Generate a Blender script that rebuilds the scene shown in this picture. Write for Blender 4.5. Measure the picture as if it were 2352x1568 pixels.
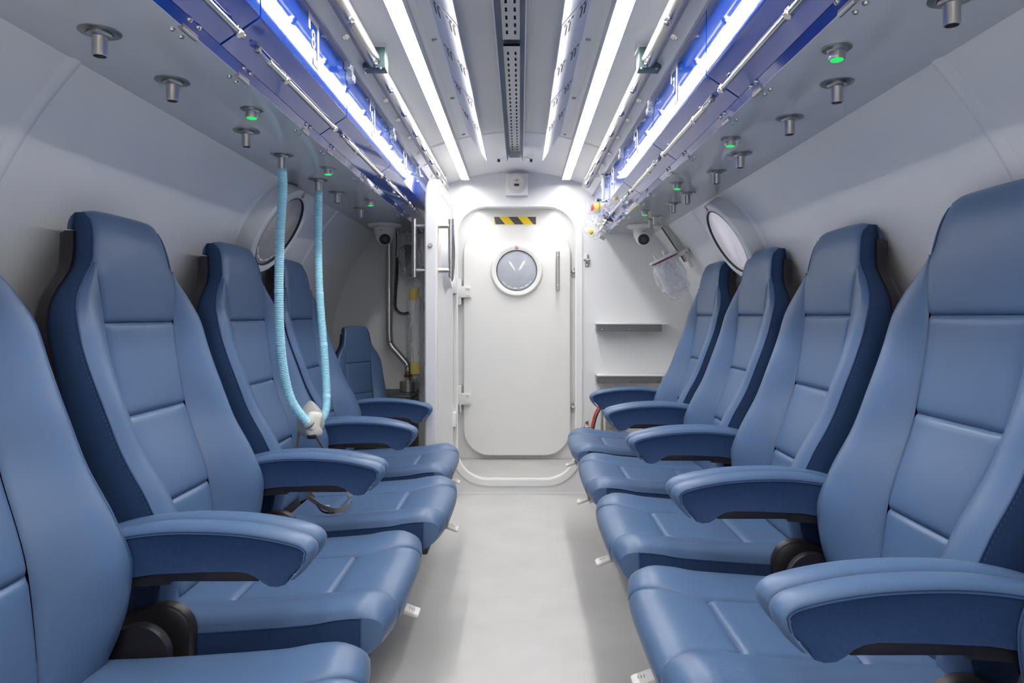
import bpy, bmesh, math, random
import numpy as np
from mathutils import Vector, Matrix

for o in list(bpy.data.objects):
    bpy.data.objects.remove(o)
random.seed(7)
SC = bpy.context.scene
COL = SC.collection
PI = math.pi

# ------------------------------------------------------------------ camera
F_PX, VPX, VPY, CAM_H = 1568.0, 1195.0, 725.0, 1.06      # photo frame 2352 x 1568
cd = bpy.data.cameras.new('camera')
cam = bpy.data.objects.new('camera', cd)
COL.objects.link(cam)
cam.location = (0, 0, CAM_H)
cam.rotation_euler = (PI / 2, 0, 0)
cd.sensor_width = 36.0
cd.lens = 36.0 * F_PX / 2352.0
cd.shift_x = -(VPX - 1176.0) / 2352.0
cd.shift_y = -(784.0 - VPY) / 2352.0
cd.clip_start = 0.02
SC.camera = cam

# ------------------------------------------------------------------ world / view
w = bpy.data.worlds.new('world')
SC.world = w
w.use_nodes = True
w.node_tree.nodes['Background'].inputs[0].default_value = (0.9, 0.93, 1.0, 1)
w.node_tree.nodes['Background'].inputs[1].default_value = 0.3
SC.view_settings.view_transform = 'Standard'
SC.view_settings.look = 'None'
SC.view_settings.exposure = 0.78
SC.view_settings.gamma = 1.0
SC.view_settings.use_curve_mapping = False
LED_POWER = 24.0

# ------------------------------------------------------------------ materials
def mat(name, col, rough=0.5, metal=0.0, spec=0.5, noise=0.0, nscale=20.0, bump=0.0, bscale=200.0,
        emit=None, estr=0.0, coat=0.0, coat_rough=0.1, trans=0.0, ior=1.45, stretch=None):
    m = bpy.data.materials.new(name)
    m.use_nodes = True
    nt = m.node_tree
    b = nt.nodes['Principled BSDF']
    b.inputs['Base Color'].default_value = (*col, 1)
    b.inputs['Roughness'].default_value = rough
    b.inputs['Metallic'].default_value = metal
    b.inputs['Specular IOR Level'].default_value = spec
    b.inputs['Coat Weight'].default_value = coat
    b.inputs['Coat Roughness'].default_value = coat_rough
    b.inputs['Transmission Weight'].default_value = trans
    b.inputs['IOR'].default_value = ior
    if emit:
        b.inputs['Emission Color'].default_value = (*emit, 1)
        b.inputs['Emission Strength'].default_value = estr
    tc = nt.nodes.new('ShaderNodeTexCoord')
    mp = nt.nodes.new('ShaderNodeMapping')
    nt.links.new(tc.outputs['Object'], mp.inputs['Vector'])
    if stretch:
        mp.inputs['Scale'].default_value = stretch
    if noise:
        n = nt.nodes.new('ShaderNodeTexNoise')
        n.inputs['Scale'].default_value = nscale
        n.inputs['Detail'].default_value = 4
        nt.links.new(mp.outputs['Vector'], n.inputs['Vector'])
        r = nt.nodes.new('ShaderNodeMapRange')
        r.inputs['From Min'].default_value = 0.3
        r.inputs['From Max'].default_value = 0.7
        r.inputs['To Min'].default_value = 1 - noise
        r.inputs['To Max'].default_value = 1 + noise
        nt.links.new(n.outputs['Fac'], r.inputs['Value'])
        mx = nt.nodes.new('ShaderNodeVectorMath')
        mx.operation = 'SCALE'
        mx.inputs[0].default_value = col
        nt.links.new(r.outputs['Result'], mx.inputs['Scale'])
        nt.links.new(mx.outputs['Vector'], b.inputs['Base Color'])
    if bump:
        n = nt.nodes.new('ShaderNodeTexNoise')
        n.inputs['Scale'].default_value = bscale
        n.inputs['Detail'].default_value = 3
        nt.links.new(mp.outputs['Vector'], n.inputs['Vector'])
        bp = nt.nodes.new('ShaderNodeBump')
        bp.inputs['Strength'].default_value = bump
        bp.inputs['Distance'].default_value = 0.002
        nt.links.new(n.outputs['Fac'], bp.inputs['Height'])
        nt.links.new(bp.outputs['Normal'], b.inputs['Normal'])
    return m

def film(name, col=(1, 1, 1), opacity=0.25, rough=0.12):
    """thin clear plastic sheet: mostly see-through, with gloss"""
    m = bpy.data.materials.new(name)
    m.use_nodes = True
    nt = m.node_tree
    for n in list(nt.nodes):
        nt.nodes.remove(n)
    out = nt.nodes.new('ShaderNodeOutputMaterial')
    t = nt.nodes.new('ShaderNodeBsdfTransparent')
    t.inputs[0].default_value = (*col, 1)
    g = nt.nodes.new('ShaderNodeBsdfPrincipled')
    g.inputs['Base Color'].default_value = (*col, 1)
    g.inputs['Roughness'].default_value = rough
    lw = nt.nodes.new('ShaderNodeLayerWeight')
    lw.inputs['Blend'].default_value = 0.35
    mr = nt.nodes.new('ShaderNodeMapRange')
    mr.inputs['To Min'].default_value = opacity
    mr.inputs['To Max'].default_value = min(1.0, opacity + 0.55)
    nt.links.new(lw.outputs['Facing'], mr.inputs['Value'])
    mix = nt.nodes.new('ShaderNodeMixShader')
    nt.links.new(mr.outputs['Result'], mix.inputs['Fac'])
    nt.links.new(t.outputs[0], mix.inputs[1])
    nt.links.new(g.outputs[0], mix.inputs[2])
    nt.links.new(mix.outputs[0], out.inputs['Surface'])
    return m

M = {}
M['paint'] = mat('white_gloss_paint', (0.79, 0.79, 0.787), 0.25, noise=0.015, nscale=3, bump=0.04, bscale=14)
M['wall'] = mat('white_hull_paint', (0.90, 0.90, 0.905), 0.26, noise=0.02, nscale=2.5, bump=0.06, bscale=9)
M['soffit'] = mat('soffit_paint', (0.72, 0.73, 0.75), 0.10, noise=0.015, nscale=4)
M['floor'] = mat('grey_floor_coating', (0.58, 0.572, 0.56), 0.36, noise=0.05, nscale=5, bump=0.15, bscale=90)
M['leather'] = mat('blue_leather', (0.082, 0.143, 0.262), 0.37, noise=0.05, nscale=6, bump=0.10, bscale=420)
M['fabric'] = mat('navy_side_fabric', (0.021, 0.050, 0.128), 0.62, spec=0.3, noise=0.08, nscale=120, bump=0.25, bscale=700)
M['thread'] = mat('blue_thread', (0.05, 0.10, 0.22), 0.6)
M['black'] = mat('black_plastic', (0.018, 0.016, 0.02), 0.4, bump=0.08, bscale=500)
M['darkgrey'] = mat('dark_grey_plastic', (0.07, 0.075, 0.085), 0.45)
M['steel'] = mat('brushed_steel', (0.50, 0.49, 0.47), 0.34, metal=1.0, noise=0.06, nscale=60, stretch=(1, 1, 0.1))
M['pipesteel'] = mat('satin_pipe_steel', (0.36, 0.355, 0.345), 0.30, metal=1.0)
M['chrome'] = mat('chrome', (0.66, 0.65, 0.63), 0.2, metal=1.0)
M['nickel'] = mat('satin_plate', (0.42, 0.42, 0.40), 0.3, metal=1.0)
M['blue'] = mat('blue_gloss_lacquer', (0.006, 0.075, 0.52), 0.035, spec=0.9, bump=0.012, bscale=1300, coat=1.0, coat_rough=0.02)
M['darkblue'] = mat('locker_gap_shade', (0.01, 0.02, 0.08), 0.5)  # carcass kept near black so the gaps between doors look shaded
M['white'] = mat('white_vinyl', (0.86, 0.86, 0.85), 0.4)
M['offwhite'] = mat('off_white_plastic', (0.74, 0.71, 0.67), 0.4)
M['lever'] = mat('pale_lever_plastic', (0.66, 0.64, 0.60), 0.45)
M['mark'] = mat('grey_print', (0.25, 0.25, 0.26), 0.6)
M['rubber'] = mat('dark_gasket', (0.03, 0.03, 0.035), 0.55)
M['cream'] = mat('cream_gasket', (0.78, 0.66, 0.54), 0.5)
M['green'] = mat('green_lamp', (0.02, 0.5, 0.1), 0.3, emit=(0.03, 1.0, 0.16), estr=0.4)
M['led'] = mat('led_diffuser', (0.9, 0.9, 0.9), 0.4, emit=(1.0, 0.985, 0.965), estr=LED_POWER)
M['pipeclamp'] = mat('green_grey_clamp', (0.075, 0.13, 0.135), 0.4, bump=0.05, bscale=80)
M['railgrey'] = mat('grey_metal_strip', (0.17, 0.168, 0.165), 0.45, metal=0.3)
M['traygrey'] = mat('tray_side_paint', (0.30, 0.33, 0.37), 0.4)
M['pane'] = mat('frosted_port_glass', (0.42, 0.45, 0.52), 0.09, spec=0.6, noise=0.12, nscale=9, bump=0.05, bscale=25)
M['pane_shade_painted'] = mat('port_glass_painted_shade', (0.48, 0.46, 0.44), 0.14, spec=0.6, noise=0.10, nscale=9, bump=0.05, bscale=25)  # same glass, its unlit look put into a greyer base colour
M['pane_glow_painted'] = mat('port_glass_painted_glow', (0.80, 0.76, 0.80), 0.09, spec=0.6, emit=(1.0, 0.93, 1.0), estr=0.12, noise=0.05, nscale=8, bump=0.05, bscale=25)  # light from the room outside put in as pale colour and glow
M['yellow'] = mat('yellow_plastic', (0.85, 0.60, 0.02), 0.4)
M['tapeyellow'] = mat('yellow_masking_tape', (0.80, 0.62, 0.16), 0.6)
M['red'] = mat('red_plastic', (0.70, 0.05, 0.03), 0.35)
M['hosered'] = mat('red_hose', (0.75, 0.06, 0.04), 0.5)
M['hosegreen'] = mat('dark_green_hose', (0.03, 0.06, 0.045), 0.5)
M['hazard'] = mat('dark_grey_tape', (0.09, 0.09, 0.10), 0.45)
M['cyan'] = mat('sky_blue_corrugated_hose', (0.38, 0.72, 0.86), 0.35, spec=0.5)
M['cyan'].node_tree.nodes['Principled BSDF'].inputs['Subsurface Weight'].default_value = 0.25
M['cyan'].node_tree.nodes['Principled BSDF'].inputs['Subsurface Radius'].default_value = (0.01, 0.015, 0.02)
M['maskgrey'] = mat('grey_silicone', (0.40, 0.39, 0.37), 0.5)
M['maskwhite'] = mat('cream_mask_shell', (0.72, 0.69, 0.61), 0.4)
M['strap'] = mat('grey_elastic_strap', (0.24, 0.21, 0.19), 0.75, bump=0.3, bscale=900)
M['brass'] = mat('brass_nut', (0.45, 0.24, 0.09), 0.35, metal=1.0)
M['clear'] = film('clear_plastic_bag', (1, 1, 1), 0.13, 0.10)
M['thinfilm'] = film('thin_clear_film', (1, 1, 1), 0.04, 0.08)
M['acrylic'] = film('clear_acrylic', (0.95, 0.97, 1.0), 0.10, 0.04)
M['vinylred'] = mat('dark_red_print', (0.35, 0.02, 0.05), 0.5)
M['paper'] = mat('white_wrapped_tube', (0.80, 0.79, 0.76), 0.5)

# ------------------------------------------------------------------ mesh builder
class MB:
    def __init__(s):
        s.v, s.f = [], []
    def add(s, vs, fs, Mx=None):
        o = len(s.v)
        for p in vs:
            p = Vector(p)
            if Mx is not None:
                p = Mx @ p
            s.v.append((p.x, p.y, p.z))
        for f in fs:
            s.f.append(tuple(i + o for i in f))
        return s
    def box(s, lo, hi, bev=0.0, Mx=None, seg=2):
        bm = bmesh.new()
        bmesh.ops.create_cube(bm, size=1.0)
        c = [(a + b) / 2 for a, b in zip(lo, hi)]
        d = [abs(b - a) for a, b in zip(lo, hi)]
        for v in bm.verts:
            v.co = Vector((v.co.x * d[0] + c[0], v.co.y * d[1] + c[1], v.co.z * d[2] + c[2]))
        if bev > 0:
            bmesh.ops.bevel(bm, geom=list(bm.edges), offset=bev, segments=seg, affect='EDGES', profile=0.5)
        bm.verts.index_update()
        s.add([v.co for v in bm.verts], [[v.index for v in f.verts] for f in bm.faces], Mx)
        bm.free()
        return s
    def lathe(s, prof, p0, axis, n=20, closed=False):
        """prof: list of (r, d) ; d along axis from p0"""
        ax = Vector(axis).normalized()
        t = Vector((0, 0, 1)) if abs(ax.z) < 0.9 else Vector((1, 0, 0))
        a = ax.cross(t).normalized()
        b = ax.cross(a).normalized()
        p0 = Vector(p0)
        vs, fs = [], []
        for (r, d) in prof:
            for i in range(n):
                th = 2 * PI * i / n
                vs.append(p0 + ax * d + (a * math.cos(th) + b * math.sin(th)) * max(r, 1e-5))
        for j in range(len(prof) - 1):
            for i in range(n):
                k = (i + 1) % n
                fs.append((j * n + i, j * n + k, (j + 1) * n + k, (j + 1) * n + i))
        if prof[0][0] > 1e-4 and not closed:
            fs.append(tuple(range(n - 1, -1, -1)))
        if prof[-1][0] > 1e-4 and not closed:
            fs.append(tuple((len(prof) - 1) * n + i for i in range(n)))
        return s.add(vs, fs)
    def cyl(s, p0, p1, r, n=16, r2=None, bev=0.0):
        p0, p1 = Vector(p0), Vector(p1)
        L = (p1 - p0).length
        r2 = r if r2 is None else r2
        if bev:
            pr = [(r - bev, 0), (r, bev), (r2, L - bev), (r2 - bev, L)]
        else:
            pr = [(r, 0), (r2, L)]
        return s.lathe(pr, p0, p1 - p0, n)
    def tube(s, path, r, n=10, rf=None, caps=True):
        P = [Vector(p) for p in path]
        vs, fs = [], []
        t0 = (P[1] - P[0]).normalized()
        up = Vector((0, 0, 1)) if abs(t0.z) < 0.9 else Vector((0, 1, 0))
        a = t0.cross(up).normalized()
        for i, p in enumerate(P):
            if i == 0: t = P[1] - P[0]
            elif i == len(P) - 1: t = P[-1] - P[-2]
            else: t = P[i + 1] - P[i - 1]
            t = t.normalized()
            a = (a - t * a.dot(t)).normalized()
            b = t.cross(a)
            rr = rf(i, len(P)) if rf else r
            for k in range(n):
                th = 2 * PI * k / n
                vs.append(p + (a * math.cos(th) + b * math.sin(th)) * rr)
        for i in range(len(P) - 1):
            for k in range(n):
                q = (k + 1) % n
                fs.append((i * n + k, i * n + q, (i + 1) * n + q, (i + 1) * n + k))
        if caps:
            fs.append(tuple(range(n - 1, -1, -1)))
            fs.append(tuple((len(P) - 1) * n + k for k in range(n)))
        return s.add(vs, fs)
    def ribbon(s, path, wdir, width, thick=0.0015):
        """flat strap along path; wdir = width direction (vector or list)"""
        P = [Vector(p) for p in path]
        vs, fs = [], []
        for i, p in enumerate(P):
            t = (P[min(i + 1, len(P) - 1)] - P[max(i - 1, 0)]).normalized()
            wd = Vector(wdir[i] if isinstance(wdir, list) else wdir)
            wd = (wd - t * wd.dot(t)).normalized()
            nn = t.cross(wd)
            for sx, sy in ((-1, -1), (1, -1), (1, 1), (-1, 1)):
                vs.append(p + wd * sx * width / 2 + nn * sy * thick / 2)
        for i in range(len(P) - 1):
            for k in range(4):
                q = (k + 1) % 4
                fs.append((i * 4 + k, i * 4 + q, (i + 1) * 4 + q, (i + 1) * 4 + k))
        fs.append((3, 2, 1, 0))
        e = (len(P) - 1) * 4
        fs.append((e, e + 1, e + 2, e + 3))
        return s.add(vs, fs)
    def prism(s, poly, fn, d0, d1):
        """poly of 2-D points extruded: fn(a, b, d) -> point"""
        n = len(poly)
        vs = [fn(a, b, d0) for a, b in poly] + [fn(a, b, d1) for a, b in poly]
        fs = [tuple(range(n - 1, -1, -1)), tuple(range(n, 2 * n))]
        for i in range(n):
            j = (i + 1) % n
            fs.append((i, j, n + j, n + i))
        return s.add(vs, fs)
    def grid(s, pts, flip=False):
        na, nb = len(pts), len(pts[0])
        vs = [p for row in pts for p in row]
        fs = []
        for i in range(na - 1):
            for j in range(nb - 1):
                q = (i * nb + j, (i + 1) * nb + j, (i + 1) * nb + j + 1, i * nb + j + 1)
                fs.append(q[::-1] if flip else q)
        return s.add(vs, fs)
    def mesh(s, name, mt, smooth=35):
        me = bpy.data.meshes.new(name)
        me.from_pydata(s.v, [], s.f)
        bm = bmesh.new()
        bm.from_mesh(me)
        bmesh.ops.recalc_face_normals(bm, faces=list(bm.faces))
        bm.to_mesh(me)
        bm.free()
        if smooth:
            me.polygons.foreach_set('use_smooth', [True] * len(me.polygons))
            me.set_sharp_from_angle(angle=math.radians(smooth))
        me.materials.append(M[mt] if isinstance(mt, str) else mt)
        me.update()
        return me

def obj(name, me, parent=None, loc=None, rot=None, label=None):
    o = bpy.data.objects.new(name, me)
    COL.objects.link(o)
    if parent is not None:
        o.parent = parent
    if loc is not None:
        o.location = loc
    if rot is not None:
        o.rotation_euler = rot
    if label:
        o['label'] = label
    return o

def tag(o, label, cat, group=None):
    o['label'] = label
    o['category'] = cat
    if group:
        o['group'] = group
    return o

def thing(name, label, cat, loc=(0, 0, 0), rot=(0, 0, 0), group=None, scale=None):
    o = bpy.data.objects.new(name, None)
    COL.objects.link(o)
    o.location = loc
    o.rotation_euler = rot
    o.empty_display_size = 0.05
    if scale:
        o.scale = scale
    return tag(o, label, cat, group)

def struct(name, me, parent=None):
    o = obj(name, me, parent)
    if parent is None:
        o['kind'] = 'structure'
    return o

def _k(o, nm):
    if nm == 'stitching':
        o['kind'] = 'stuff'

def instance(spec, root):
    """spec: list of (part name, mesh, loc, sub-spec, label)"""
    for (nm, me, loc, sub, lab) in spec:
        c = obj(nm, me, root, loc, None, lab)
        for (n2, m2, l2, _, lab2) in (sub or []):
            _k(obj(n2, m2, c, l2, None, lab2), n2)

def S(nm, me, loc=None, sub=None, label=None):
    return (nm, me, loc, sub, label)

def curve(pts):
    xs = [p[0] for p in pts]
    ys = [p[1] for p in pts]
    n = len(xs)
    d = [(ys[i + 1] - ys[i]) / (xs[i + 1] - xs[i]) for i in range(n - 1)]
    mm = [d[0]] + [0 if d[i - 1] * d[i] <= 0 else 2 * d[i - 1] * d[i] / (d[i - 1] + d[i]) for i in range(1, n - 1)] + [d[-1]]
    def f(x):
        if x <= xs[0]: return ys[0]
        if x >= xs[-1]: return ys[-1]
        i = 0
        while x > xs[i + 1]: i += 1
        h = xs[i + 1] - xs[i]
        t = (x - xs[i]) / h
        return ((2*t**3 - 3*t**2 + 1) * ys[i] + (t**3 - 2*t**2 + t) * h * mm[i]
                + (-2*t**3 + 3*t**2) * ys[i + 1] + (t**3 - t**2) * h * mm[i + 1])
    return f

def rrect(hw, z0, z1, r, n=10):
    """rounded rectangle loop, (x, z)"""
    pts = []
    for cx, cz, a0 in ((hw - r, z1 - r, 0), (-hw + r, z1 - r, 90), (-hw + r, z0 + r, 180), (hw - r, z0 + r, 270)):
        for i in range(n + 1):
            a = math.radians(a0 + 90 * i / n)
            pts.append((cx + r * math.cos(a), cz + r * math.sin(a)))
    return pts

def fill_with_hole(outer, inner, fn):
    bm = bmesh.new()
    for loop in (outer, inner):
        if not loop: continue
        vs = [bm.verts.new(fn(a, b)) for a, b in loop]
        for i in range(len(vs)):
            bm.edges.new((vs[i], vs[(i + 1) % len(vs)]))
    bmesh.ops.triangle_fill(bm, use_beauty=True, use_dissolve=False, edges=list(bm.edges))
    bm.verts.index_update()
    vs = [tuple(v.co) for v in bm.verts]
    fs = [[v.index for v in f.verts] for f in bm.faces]
    bm.free()
    return vs, fs

def text_mesh(txt, size, mt, extrude=0.0004, align='CENTER'):
    cu = bpy.data.curves.new('txt', 'FONT')
    cu.body = txt
    cu.size = size
    cu.align_x = align
    cu.align_y = 'CENTER'
    cu.extrude = extrude
    cu.resolution_u = 4
    o = bpy.data.objects.new('txt', cu)
    COL.objects.link(o)
    dg = bpy.context.evaluated_depsgraph_get()
    me = bpy.data.meshes.new_from_object(o.evaluated_get(dg))
    bpy.data.objects.remove(o)
    bpy.data.curves.remove(cu)
    me.materials.clear()
    me.materials.append(M[mt])
    return me

def px(x, y, Y):
    """photo pixel + depth -> point"""
    return Vector(((x - VPX) / F_PX * Y, Y, CAM_H - (y - VPY) / F_PX * Y))

# ------------------------------------------------------------------ the chamber shell
XC = -0.027
R_H, Z_H = 1.11, 0.81
Y_BACK, Y_END, Y_FAR = -1.5, 4.075, 5.08
SOF_Z = 1.55
def hull_x(z): return math.sqrt(max(0.0, R_H**2 - (z - Z_H)**2))
def hull_z(x): return Z_H + math.sqrt(max(0.0, R_H**2 - x**2))

def hull_mesh(name, a0, a1, y0, y1, n, mt='wall', bead=None):
    """arc from angle a0 to a1 (deg, 0 = +x) as a curved plate with thickness"""
    mb = MB()
    ny = 24
    pts_i, pts_o = [], []
    for i in range(n + 1):
        a = math.radians(a0 + (a1 - a0) * i / n)
        pts_i.append([(XC + R_H * math.cos(a), y0 + (y1 - y0) * j / ny, Z_H + R_H * math.sin(a)) for j in range(ny + 1)])
        ro = R_H + 0.02
        pts_o.append([(XC + ro * math.cos(a), y0 + (y1 - y0) * j / ny, Z_H + ro * math.sin(a)) for j in range(ny + 1)])
    mb.grid(pts_i)
    mb.grid(pts_o)
    return mb.mesh(name, mt, 40)

def bead_mesh(y, a0, a1, n=40):
    mb = MB()
    rows = []
    prof = [(-0.022, 0.001), (-0.012, -0.003), (0.0, -0.0055), (0.012, -0.003), (0.022, 0.001)]
    for i in range(n + 1):
        a = math.radians(a0 + (a1 - a0) * i / n)
        rows.append([(XC + (R_H + d) * math.cos(a), y + yy, Z_H + (R_H + d) * math.sin(a)) for yy, d in prof])
    mb.grid(rows)
    return mb.mesh('weld_bead', 'wall', 60)

a_sof = math.degrees(math.asin((SOF_Z - Z_H) / R_H))
a_flr = -math.degrees(math.asin(Z_H / R_H))
wr = struct('wall_right', hull_mesh('wall_right', a_flr, a_sof, Y_BACK, Y_END, 40))
wl = struct('wall_left', hull_mesh('wall_left', 180 - a_sof, 180 - a_flr, Y_BACK, Y_END, 40))
ce = struct('ceiling', hull_mesh('ceiling', a_sof, 180 - a_sof, Y_BACK, Y_END, 40))
for y in (1.31, 3.2):
    obj('weld_bead', bead_mesh(y, a_flr, a_sof), wr)
    obj('weld_bead', bead_mesh(y, 180 - a_sof, 180 - a_flr), wl)
    obj('weld_bead', bead_mesh(y, a_sof, 180 - a_sof), ce)
struct('wall_antechamber', hull_mesh('wall_antechamber', a_flr, 180 - a_flr, Y_END + 0.05, Y_FAR, 60, 'wall'))
fx = math.sqrt(R_H**2 - Z_H**2)
struct('floor', MB().box((XC - fx, Y_BACK, -0.03), (XC + fx, Y_FAR, 0.0)).mesh('floor', 'floor', 0))

def hull_outline(n=64):
    pts = []
    for i in range(n + 1):
        a = math.radians(a_flr + (180 - 2 * a_flr) * i / n)
        pts.append((R_H * math.cos(a), Z_H + R_H * math.sin(a)))
    return pts

# bulkhead with the door opening
OP_HW, OP_Z0, OP_Z1, OP_R, OP_DX = 0.355, 0.083, 1.71, 0.18, 0.005
hole = [(x + OP_DX, z) for x, z in rrect(OP_HW, OP_Z0, OP_Z1, OP_R)]
mb = MB()
for y in (Y_END, Y_END + 0.05):
    vs, fs = fill_with_hole(hull_outline(), hole, lambda a, b: (XC + a, y, b))
    mb.add(vs, fs)
n = len(hole)
mb.add([(XC + a, Y_END, b) for a, b in hole] + [(XC + a, Y_END + 0.05, b) for a, b in hole],
       [(i, (i + 1) % n, n + (i + 1) % n, n + i) for i in range(n)])
wf = struct('wall_front', mb.mesh('wall_front', 'paint', 30))
# raised frame lip around the opening
def ring_mesh(name, l_in, l_out, y0, y1, mt, dx=0.0, cham=0.0):
    mb = MB()
    n = len(l_in)
    def L(loop, y): return [(XC + a + dx, y, b) for a, b in loop]
    mb.add(L(l_in, y0) + L(l_out, y0), [(i, (i + 1) % n, n + (i + 1) % n, n + i) for i in range(n)])
    mb.add(L(l_in, y0) + L(l_in, y1), [(i, (i + 1) % n, n + (i + 1) % n, n + i) for i in range(n)])
    mb.add(L(l_out, y0) + L(l_out, y1), [(i, (i + 1) % n, n + (i + 1) % n, n + i) for i in range(n)])
    return mb.mesh(name, mt, 30)
li = rrect(OP_HW, OP_Z0, OP_Z1, OP_R)
lo_ = rrect(OP_HW + 0.036, OP_Z0 - 0.036, OP_Z1 + 0.036, OP_R + 0.036)
obj('door_frame', ring_mesh('door_frame', li, lo_, Y_END - 0.012, Y_END + 0.001, 'paint', OP_DX), wf)
lg = rrect(OP_HW - 0.004, OP_Z0 + 0.004, OP_Z1 - 0.004, OP_R - 0.004)
obj('door_seal', ring_mesh('door_seal', lg, rrect(OP_HW + 0.002, OP_Z0 - 0.002, OP_Z1 + 0.002, OP_R + 0.002),
                           Y_END - 0.004, Y_END + 0.01, 'white', OP_DX), wf)
vs, fs = fill_with_hole(hull_outline(), None, lambda a, b: (XC + a, Y_FAR, b))
wfar = struct('wall_far', MB().add(vs, fs).mesh('wall_far', 'paint', 0))
vs, fs = fill_with_hole(hull_outline(), None, lambda a, b: (XC + a, Y_BACK, b))
struct('wall_back', MB().add(vs, fs).mesh('wall_back', 'paint', 0))
# thin line between floor coating and bulkhead
struct('baseboard_front', MB().box((XC - 0.75, Y_END - 0.006, 0.0), (XC + 0.75, Y_END, 0.006)).mesh('baseboard_front', 'white', 0))

# soffits that carry the gas sockets
for k, s in enumerate((-1, 1)):
    mb = MB()
    xo = hull_x(SOF_Z) + 0.006
    mb.box((XC + s * 0.5456, Y_BACK, SOF_Z), (XC + s * xo, Y_END, SOF_Z + 0.012), 0.001)
    struct('trim_%d' % (k + 1), mb.mesh('soffit', 'soffit', 30))
# white rails between lockers and hull
for k, s in enumerate((-1, 1)):
    prof = [(0.452, 1.775), (0.440, 1.79), (0.425, 1.80), (0.395, 1.822), (0.392, 1.83), (0.44, 1.825), (0.47, 1.815), (0.47, 1.775)]
    mb = MB().prism(prof, lambda a, b, d: (XC + s * a, d, b), Y_BACK, Y_END)
    struct('trim_%d' % (k + 3), mb.mesh('locker_rail', 'paint', 30))

# ------------------------------------------------------------------ light strips
def light_strip(y0, y1, s, label):
    t = thing('light_strip', label, 'light', (XC + s * 0.293, (y0 + y1) / 2, 1.858), group='ceiling light strips')
    h = (y1 - y0) / 2
    mb = MB().box((-0.0245, -h, 0.006), (0.0245, h, 0.028), 0.002).box((-0.0250, -h, -0.0075), (-0.0228, h, 0.010)).box((0.0228, -h, -0.0075), (0.0250, h, 0.010)).box((-0.0250, -h, -0.0075), (0.0250, -h + .002, 0.010)).box((-0.0250, h - .002, -0.0075), (0.0250, h, 0.010))  # lips added below the diffuser to cut its light off the baffles
    obj('housing', mb.mesh('housing', 'paint'), t)
    mb = MB().box((-0.0225, -h + 0.004, 0.0), (0.0225, h - 0.004, 0.006), 0.001)
    obj('diffuser', mb.mesh('diffuser', 'led'), t)
light_strip(Y_BACK + 0.1, 3.97, -1, 'long glowing light strip on the ceiling on the hanging breathing mask side')
light_strip(Y_BACK + 0.1, 3.97, 1, 'long glowing light strip on the ceiling on the emergency button side')
light_strip(4.25, 4.95, -1, 'short light strip on the antechamber ceiling on the hinge side of the closed door')
light_strip(4.25, 4.95, 1, 'short light strip on the antechamber ceiling on the handle side of the closed door')

# ------------------------------------------------------------------ chairs
# local frame: +x = where the sitter looks, y = sideways, z = up; u = distance behind the seat's front edge
ORG = 0.25
def uz(u, lat, z): return Vector((ORG - u, lat, z))

def samples(n, e=3):
    """0..1 samples crowded towards both ends"""
    t = np.linspace(0, 1, n)
    return [float(0.5 - 0.5 * math.cos(PI * x)) * 0.75 + 0.25 * float(x) for x in t]

def patch(P, na, nb, outward, g=(0.009, 0.009, 0.009, 0.009), r=0.014, puff=0.0):
    """upholstery panel: P(a,b) surface; edges (a0,a1,b0,b1) roll down into a seam"""
    A, B = samples(na), samples(nb)
    rows = []
    for a in A:
        row = []
        for b in B:
            p = P(a, b)
            e = 1e-3
            da = P(min(a + e, 1), b) - P(max(a - e, 0), b)
            db = P(a, min(b + e, 1)) - P(a, max(b - e, 0))
            nrm = da.cross(db)
            if nrm.length < 1e-12: nrm = Vector(outward)
            nrm.normalize()
            if nrm.dot(Vector(outward)) < 0: nrm = -nrm
            la = (P(1, b) - P(0, b)).length
            lb = (P(a, 1) - P(a, 0)).length
            off = 0.0
            for d, gg in ((a * la, g[0]), ((1 - a) * la, g[1]), (b * lb, g[2]), ((1 - b) * lb, g[3])):
                if gg and d < r:
                    t = 1 - d / r
                    off -= gg * (1 - math.sqrt(max(0.0, 1 - t * t)))
            off = max(off, -max(g) if max(g) > 0 else 0)
            off += puff * math.sin(PI * a) ** 0.6 * math.sin(PI * b) ** 0.6
            row.append(p + nrm * off)
        rows.append(row)
    return rows

Uc = curve([(.43, .50), (.66, .5325), (.8555, .605), (1.06, .639), (1.12, .642), (1.239, .656), (1.275, .665), (1.30, .683), (1.307, .70)])
Ub = curve([(.4295, .487), (.55, .448), (.62, .442), (.70, .47), (.804, .525), (.886, .557), (1.0, .598), (1.06, .614), (1.11, .631), (1.17, .648), (1.19, .653)])
Ch = curve([(.43, .10), (.66, .113), (.8555, .139), (1.06, .149), (1.12, .155), (1.17, .160), (1.19, .1628)])
Eo = curve([(.43, .235), (.50, .252), (.60, .262), (.80, .262), (1.0, .263), (1.06, .258), (1.10, .243), (1.135, .215), (1.165, .182),
            (1.19, .163), (1.239, .150), (1.28, .138), (1.30, .132)])
Eh = lambda z: Ch(z) if z < 1.19 else Eo(z)
def Useam(z): return (Ub(z) + 0.014) if z < 1.17 else (Ub(1.17) + .014 + (Uc(z) + .009 - Ub(1.17) - .014) * min(1, (z - 1.17) / .04))
Uback = curve([(.43, .545), (.66, .585), (.8555, .652), (1.06, .70), (1.239, .715), (1.30, .727)])

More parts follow.
